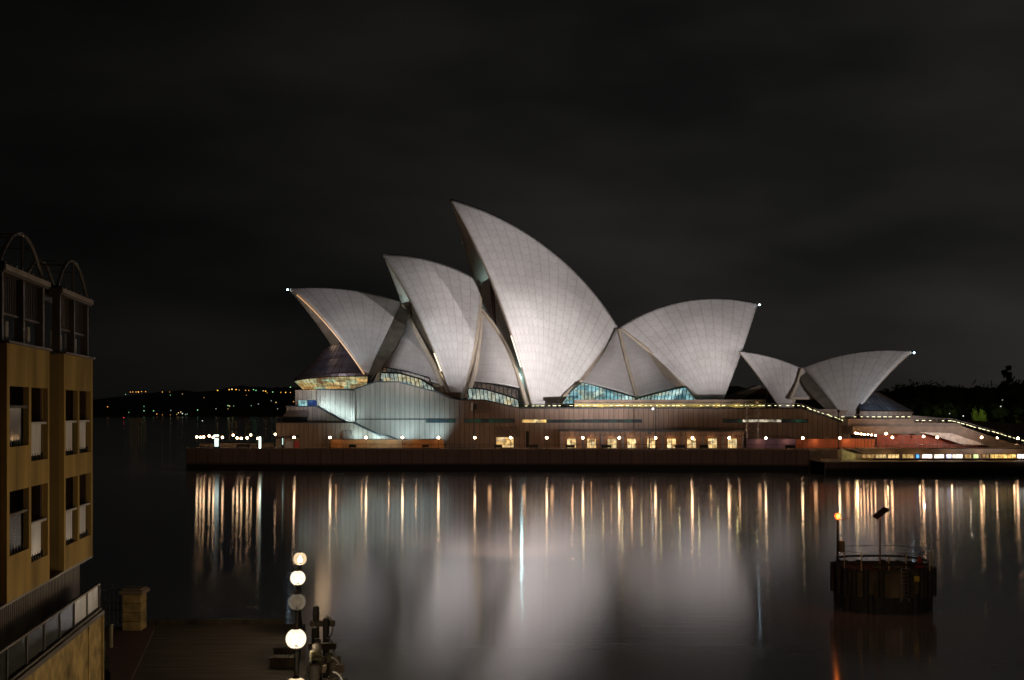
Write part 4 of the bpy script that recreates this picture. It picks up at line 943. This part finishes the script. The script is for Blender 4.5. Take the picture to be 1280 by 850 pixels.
# terrace with glass balustrade on a sandstone base
hb('terrace_slab', BRW, [((-.5, -17, 5.98), (.38, -.05, 6.13)), ((-.1, -17, 6.13), (.3, -.1, 6.2))])
hb('base_wall', STONE, [((-3.4, -17, 1), (.33, -.15, 5.98))])
hb('base_pilaster', STONE, [((.33, -2.5, 1), (.37, -2.35, 5.98)), ((.33, -.35, 1), (.39, -.15, 5.98))])
bl = hb('glass_balustrade', BRW, [((.16, -17, 7.0), (.26, -.2, 7.06))])
for i in range(9):
    a = -17 + i * 1.87
    hb('glass', GLC if i < 7 else FROST, [((.19, a + .1, 6.25), (.21, a + 1.77, 6.98))], bl)
    hb('upright', BRW, [((.14, a + 1.8, 6.15), (.24, a + 1.87, 7.0))], bl)
hb('upright', BRW, [((.14, -.27, 6.15), (.26, -.18, 7.03))], bl)

# ------------------------------------------------------------ quay and jetty in front
WB = plain('wharf_boards', (.10, .078, .056), .8, var=.4, scale=2.2, bump=.35, stretch=(.15, 3, 1))
m = MB(); m.prism([(-60, 62.0, 2.1), (-17.9, 61.2, 2.1), (-13.0, 38, 2.1), (-10, 10, 2.1), (-60, 10, 2.1)], (0, 0, -3)); tag(m.build('quay_paving', plain('brick_paving', (.12, .06, .05), .8, var=.3, scale=3)), kind='structure')
J = empty('jetty', (-11, 62.6, 1.9), 'dark timber boarded jetty with four lit globe lamps beside it', 'jetty')
def jx(Y): return -7.1 - .17 * (Y - 40) + .35
def jl(p): return Vector(p) - J.location
m = MB(); Yn = 22.0; rows = 165
for i in range(rows):
    y0 = Yn + (62.6 - Yn) * i / rows; y1 = Yn + (62.6 - Yn) * (i + .93) / rows; dz = random.uniform(-.006, .006)
    xl0 = -19.2 + (62.6 - y0) * .23
    m.prism([jl((xl0, y0, 2 + dz)), jl((jx(y0), y0, 2 + dz)), jl((jx(y1), y1, 2 + dz)), jl((xl0, y1, 2 + dz))], (0, 0, -.12))
m.build('boards', WB, J)
m = MB(); m.prism([jl((-19, 62.6, 1.87)), jl((jx(62.6), 62.6, 1.87)), jl((jx(Yn), Yn, 1.87)), jl((-10, Yn, 1.87))], (0, 0, -.5)); m.build('frame', PILE, J)
m = MB(); m.box(jl((-18.6, 62.4, 2.01)), jl((-11.7, 62.75, 2.25))); m.build('kerb', TIMBER, J)
for y in (60, 52, 44, 36, 28):
    m = MB(); m.tube(jl((jx(y) - .3, y, -2)), jl((jx(y) - .3, y, 1.4)), .2); m.build('pile', PILE, J)
# lamps on the jetty
def clear_globe(name, col, k, s):
    m = bpy.data.materials.new(name); nt = nodes_of(m); N = nt.nodes.new; L = nt.links.new
    o = N('ShaderNodeOutputMaterial'); t = N('ShaderNodeBsdfTransparent'); e = N('ShaderNodeEmission'); e.inputs[0].default_value = (*col, 1); e.inputs[1].default_value = s
    d = N('ShaderNodeBsdfDiffuse'); d.inputs[0].default_value = (.6, .55, .48, 1); g = N('ShaderNodeBsdfGlossy'); g.inputs['Roughness'].default_value = .1
    lw = N('ShaderNodeLayerWeight'); lw.inputs[0].default_value = .3; nz = N('ShaderNodeTexNoise'); nz.inputs['Scale'].default_value = 14
    r = N('ShaderNodeMapRange'); r.inputs[3].default_value = k * .5; r.inputs[4].default_value = k * 1.5; L(nz.outputs[0], r.inputs[0])
    a = N('ShaderNodeMixShader'); L(r.outputs[0], a.inputs[0]); L(t.outputs[0], a.inputs[1]); L(d.outputs[0], a.inputs[2])
    b = N('ShaderNodeMixShader'); L(lw.outputs['Fresnel'], b.inputs[0]); L(a.outputs[0], b.inputs[1]); L(g.outputs[0], b.inputs[2])
    c = N('ShaderNodeAddShader'); L(b.outputs[0], c.inputs[0]); L(e.outputs[0], c.inputs[1]); L(c.outputs[0], o.inputs[0]); MATS[name] = m; return m
GJ = clear_globe('jetty_globe', (1, .82, .58), .07, .36); GJ2 = clear_globe('far_jetty_globe', (1, .7, .4), .035, .2)
GLASSY = clear_globe('unlit_globe_glass', (1, .85, .65), .35, .035)
BULB = glow('bulb', (1, .78, .50), 620)
for (px, py, Y, mat, lb) in ((375, 698.5, 61.5, GJ2, 'farthest globe lamp on the jetty, smallest lit ball'), (372.3, 722.5, 54.5, GJ, 'second farthest globe lamp on the jetty, lit, above the unlit one'), (371.3, 752.5, 47.7, GLASSY, 'unlit grey globe lamp on the jetty between two lit ones'), (370, 798.5, 40, GJ, 'large lit globe lamp on the jetty in front of the timber box seats'), (370, 862, 32.8, GJ2, 'nearest globe lamp on the jetty, only its top showing at the bottom edge')):
    p = P(px, py, Y); t = empty('globe_lamp', (p.x, Y, 2.0), lb, 'lamp', 'globe lamps on the jetty'); h = p.z - 2
    m = MB(); m.tube((0, 0, 0), (0, 0, .5), .14, .11, 10); m.tube((0, 0, .5), (0, 0, h - .34), .075, .065, 10); m.tube((0, 0, h - .42), (0, 0, h - .27), .08, .16, 12); m.build('post', DARK, t)
    m = MB(); m.ball((0, 0, h), .335, 4); g = m.build('globe', mat, t)
    if mat is not GLASSY: m = MB(); m.ball((0, 0, h - .08), .085, 2, (1, 1, 1.6) if False else (1, 1, 1)); m.build('bulb', BULB, g)
    m = MB(); m.tube((0, 0, h - .3), (0, 0, h - .14), .06, .05); m.build('lamp_holder', DARK, g)
    m = MB(); m.tube((0, 0, h + .315), (0, 0, h + .37), .12, .06, 12); m.tube((0, 0, h + .36), (0, 0, h + .46), .02); m.build('cap', BRONZE, t)
# timber box seats
for (px, py, Y, w, lb) in ((354, 835, 37.4, 1.15, 'nearer timber box seat beside the big lit globe'), (355.5, 822, 40.2, .95, 'farther timber box seat partly behind the big lit globe')):
    Yb = (CH - 2.0) * FX / (py - HY) ; p = P(px, py, Yb); t = empty('timber_seat', (p.x, Yb, 2.0), lb, 'seat', 'timber box seats')
    m = MB(); m.box((-w / 2, 0, 0), (w / 2, .6, .38), .01); m.build('base', TIMBER, t)
    m = MB()
    for i in range(6): m.box((-w / 2 - .04 + (w + .08) * i / 6, -.05, .38), (-w / 2 - .06 + (w + .08) * (i + 1) / 6, .7, .44), .005)
    m.build('top', WB, t)
# fender piles along the right edge of the jetty
YEL2 = plain('mossy_timber', (.05, .048, .025), .9, var=.5, scale=4, bump=.4)
fl = [('farthest', 58.5, 395, 759, 2), ('second farthest', 52.5, 394, 785, 1), ('middle', 47.0, 396, 800, 2), ('second nearest', 40.5, 396, 806, 3), ('nearest', 36.3, 396, 822, 3)]
for nm, Y, px, top, n in fl:
    p = P(px, top, Y); t = empty('fender_pile', (p.x, Y, -1.5), '%s cluster of dark timber fender piles against the jetty edge' % nm, 'fender pile', 'fender piles along the jetty')
    for i in range(n):
        dx = (i % 2) * .52; dy = -(i // 2) * .5 - (i % 2) * .25; h = p.z + 1.5 - (i % 2) * .45 - i * .06
        m = MB(); m.tube((dx, dy, 0), (dx, dy, h), .17, .155, 12); m.tube((dx, dy, h), (dx, dy, h + .05), .155, .08, 12); o = m.build('pile', [PILE, YEL2, PILE][(i + len(nm)) % 3], t)
        m = MB(); m.tube((dx, dy, h - .35), (dx, dy, h - .27), .18, seg=12); m.build('band', PILE, t)
    m = MB(); m.box((-.28, -.15, p.z + .6), (.9, .15, p.z + .85)) ; m.build('waling', TIMBER, t)
    m = MB(); q = [Vector((.5 + .32 * math.sin(a), -.1, p.z + .55 + .55 * math.cos(a))) for a in [i * math.pi / 10 for i in range(11)]]; m.path(q, .035, 6); m.build('ladder_hoop', STEEL, t)
# gate pillar, fence, bollard, shrub, chair by the block
Yp = 60.6; p = P(168, 786, Yp)
t = empty('gate_pillar', (p.x, Yp, 2.1), 'square sandstone block gate pillar with a wide dark cap', 'pillar')
m = MB()
for i in range(4): m.box((-.47, -.47, i * .45), (.47, .47, i * .45 + .435), .03)
m.build('shaft', STONE, t); m = MB(); m.box((-.6, -.6, 1.8), (.6, .6, 1.98), .03); m.box((-.5, -.5, 1.98), (.5, .5, 2.08), .03); m.build('cap', SLAB, t)
t = empty('iron_fence', (P(109, 780, 60.4).x, 60.6, 2.1), 'ornate dark iron fence between the apartment block and the sandstone pillar', 'fence')
w = P(155, 780, 60.6).x - t.location.x
m = MB()
for z in (.35, 1.95): m.tube((0, 0, z), (w, 0, z), .03)
m.build('rail', STEEL, t)
m = MB()
for i in range(10): m.tube((w * i / 9, 0, 0), (w * i / 9, 0, 2.2 if i % 3 == 0 else 2.05), .025, seg=5)
m.build('bars', DARK, t)
m = MB()
for i in range(9):
    c = Vector((w * (i + .5) / 9, 0, 1.15)); m.path([c + Vector((.09 * math.cos(a), 0, .22 * math.sin(a))) for a in [k * math.pi / 5 for k in range(11)]], .015, 4)
m.build('scrolls', DARK, t)
Yb = 56; p = P(138.5, 786, Yb); t = empty('bollard', (p.x, Yb, 2.1), 'slim pale metal bollard standing left of the sandstone pillar', 'bollard')
m = MB(); m.tube((0, 0, 0), (0, 0, 1.0), .1, .1, 14); m.build('post', plain('pale_bollard', (.45, .4, .25), .5), t); m = MB(); m.tube((0, 0, 1.0), (0, 0, 1.06), .11, .09, 14); m.build('cap', STEEL, t)
p = P(131, 822, 52); t = empty('shrub', (p.x, 51, 2.1), 'small dark green shrub against the corner of the apartment block', 'shrub')
c = bpy.data.objects.new('foliage', CR_M[2]); COL.objects.link(c); c.parent = t; c.scale = (.55, .55, .9); c.location = (0, 0, .7)
m = MB(); m.tube((0, 0, 0), (0, 0, .6), .04); m.build('stem', BARK, t)
p = P(121, 856, 41.5); p = P(122, 868, 46 * 0 + (CH - 2.1) * FX / (868 - HY)); t = empty('armchair', (p.x, p.y, 2.1), 'dark rounded leather armchair at the foot of the apartment block', 'armchair', rz=.5)
m = MB(); m.box((-.38, -.38, .3), (.38, .38, .5), .05); m.build('seat', plain('dark_leather', (.06, .03, .035), .35), t)
m = MB()
for i in range(9):
    a0, a1 = math.pi * i / 9, math.pi * (i + 1) / 9
    m.prism([(.42 * math.cos(a0), .42 * math.sin(a0), .35), (.42 * math.cos(a1), .42 * math.sin(a1), .35), (.47 * math.cos(a1), .5 * math.sin(a1), .75 + .25 * math.sin(a1)), (.47 * math.cos(a0), .5 * math.sin(a0), .75 + .25 * math.sin(a0))], (0, -.05, .0))
m.build('backrest', MATS['dark_leather'], t)
for x in (-.3, .3):
    for y in (-.3, .3): m = MB(); m.tube((x, y, 0), (x, y, .3), .03); m.build('leg', DARK, t)

# ------------------------------------------------------------ mooring dolphin with beacon
DY = 80.0; dc = P(1103, 768, DY); D = empty('mooring_platform', (dc.x, DY, 0), 'dark timber fendered mooring platform standing in the water with orange beacon and solar panel', 'mooring platform')
RX, RY = 2.88, 2.45; ztop = CH - (711 - HY) / FX * 78; zlow = CH - (746 - HY) / FX * 78
def oval(a, k=1): return Vector((RX * k * math.copysign(abs(math.cos(a)) ** .7, math.cos(a)), RY * k * math.copysign(abs(math.sin(a)) ** .7, math.sin(a)), 0))
m = MB(); NA = 40
ring = [oval(i * 2 * math.pi / NA) for i in range(NA)]
m.prism([p + Vector((0, 0, zlow)) for p in ring], (0, 0, ztop - .25 - zlow)); m.build('core', plain('stained_concrete', (.15, .11, .075), .9, var=.6, scale=1.3, stretch=(1, 1, .4)), D)
m = MB(); m.prism([p * 1.03 + Vector((0, 0, ztop - .25)) for p in ring], (0, 0, .2)); m.build('deck', TIMBER, D)
for i in range(20):
    a = (i + .5) * 2 * math.pi / 20; p = oval(a, 1.07); m = MB()
    m.tube(p + Vector((0, 0, zlow)), p + Vector((0, 0, ztop)), .19, .18, 10); m.build('fender_timber', PILE, D)
for i in range(8):
    a = (i + .5) * 2 * math.pi / 8; p = oval(a, .96); m = MB(); m.tube(p + Vector((0, 0, -3)), p + Vector((0, 0, zlow + .2)), .26, seg=10); m.build('pile', PILE, D)
m = MB(); m.prism([p * .99 + Vector((0, 0, -2)) for p in ring], (0, 0, 2 + zlow)); m.build('skirt', PILE, D)
m = MB(); q = [p * .98 + Vector((0, 0, ztop + .3)) for p in ring]; m.path(q + [q[0]], .07, 6); m.build('kerb_rail', PILE, D)
m = MB(); q = [p * .93 + Vector((0, 0, ztop + 1.0)) for p in ring]; m.path(q + [q[0]], .018, 5); m.build('safety_wire', STEEL, D)
for x, h in ((-2.9, 1.2), (-2.0, 1.05), (-.25, .8), (.85, 1.05), (2.35, 1.1), (2.8, 1.1)):
    m = MB(); m.tube((x, -1.5 if abs(x) > 2.5 else -2.2, ztop - .1), (x, -1.5 if abs(x) > 2.5 else -2.2, ztop + h), .045); m.build('stanchion', plain('galv_post' if 'galv_post' not in MATS else 'galv_post2', (.5, .4, .25), .5, .3), D)
def dz(py): return CH - (py - HY) / FX * (DY - 1.8)
bx = P(1047, 650, DY - 1.8).x - dc.x
m = MB(); m.tube((bx, -1.8, ztop - .1), (bx, -1.8, dz(647)), .075, .06); m.build('beacon_pole', DARK, D)
m = MB(); m.tube((bx, -1.8, dz(649)), (bx, -1.8, dz(643)), .1, .1, 12); m.ball((bx, -1.8, dz(645)), .2); m.build('beacon_light', glow('beacon_glass', (1, .13, .012), 2.7), D)
m = MB(); m.box((bx + .1, -1.95, dz(690)), (bx + .42, -1.65, dz(676)), .02); m.build('control_box', plain('box_paint', (.16, .13, .08), .6), D)
m = MB(); m.tube((bx, -1.8, dz(650)), (bx + .75, -1.8, dz(647.5)), .03); m.build('bracket', STEEL, D)
sx2 = P(1100, 650, DY - 1.8).x - dc.x
m = MB(); m.tube((sx2, -1.8, ztop - .1), (sx2, -1.8, dz(648)), .06, .05); m.build('panel_pole', plain('rusty_pole', (.25, .16, .1), .7), D)
m = MB(); m.box((-.5, -.35, -.03), (.5, .35, .03), .01); o = m.build('solar_panel', DARK, D); o.location = (sx2 + .05, -1.8, dz(641.5)); o.rotation_euler = (math.radians(18), math.radians(-38), 0)
m = MB(); m.ball((sx2 - .02, -1.85, dz(647)), .06, 1); m.build('indicator', glow('indicator_red', (1, .15, .05), .6), D)
m = MB()
for x in (.35, 1.05 - .2): m.tube((x, -RY * 1.12, zlow - .2), (x, -RY * 1.12, ztop + .1), .03)
for i in range(9): m.tube((.35, -RY * 1.12, zlow + i * .24), (.85, -RY * 1.12, zlow + i * .24), .02)
m.build('ladder', STEEL, D)
m = MB(); m.box((1.25, -RY * 1.02 - .01, ztop - .75), (1.6, -RY * 1.02 + .04, ztop - .4), .02); m.build('marker_plate', plain('yellow_paint', (.6, .42, .03), .6), D)
for x in (-.9, .55): m = MB(); m.box((x - .25, -1.9, ztop), (x + .2, -1.5, ztop + .3), .04); m.build('bollard', plain('bollard_iron' if 'bollard_iron' not in MATS else 'bollard_iron2', (.12, .1, .07), .6), D)
m = MB(); m.tube((2.05, -1.2, ztop), (2.05, -1.2, ztop + .75), .3, .04, 10); m.build('cone', plain('red_cone', (.3, .03, .02), .6), D)
pl((dc.x + bx, DY - 2.15, dz(645)), 45, (1, .2, .03), .1)
# small white light on a pile out in the water
p = P(1155.5, 631, 165); t = empty('marker_pile', (p.x, 165, -1), 'lone thin marker pile with a small white lamp on the open water behind the platform', 'marker pile')
m = MB(); m.tube((0, 0, 0), (0, 0, p.z + 1 - .1), .1); m.build('pile', PILE, t); m = MB(); m.ball((0, 0, p.z + 1), .13, 2); m.build('lamp', glow('marker_lamp', (1, .95, .85), 14), t)
# low red fishing buoy shadow left out: only its dark ripple shows

def rebase(root, loc):
    loc = Vector(loc)
    for ch in root.children: ch.location = ch.location - loc
    root.location = loc
rebase(house, (0, 290, 4.5))
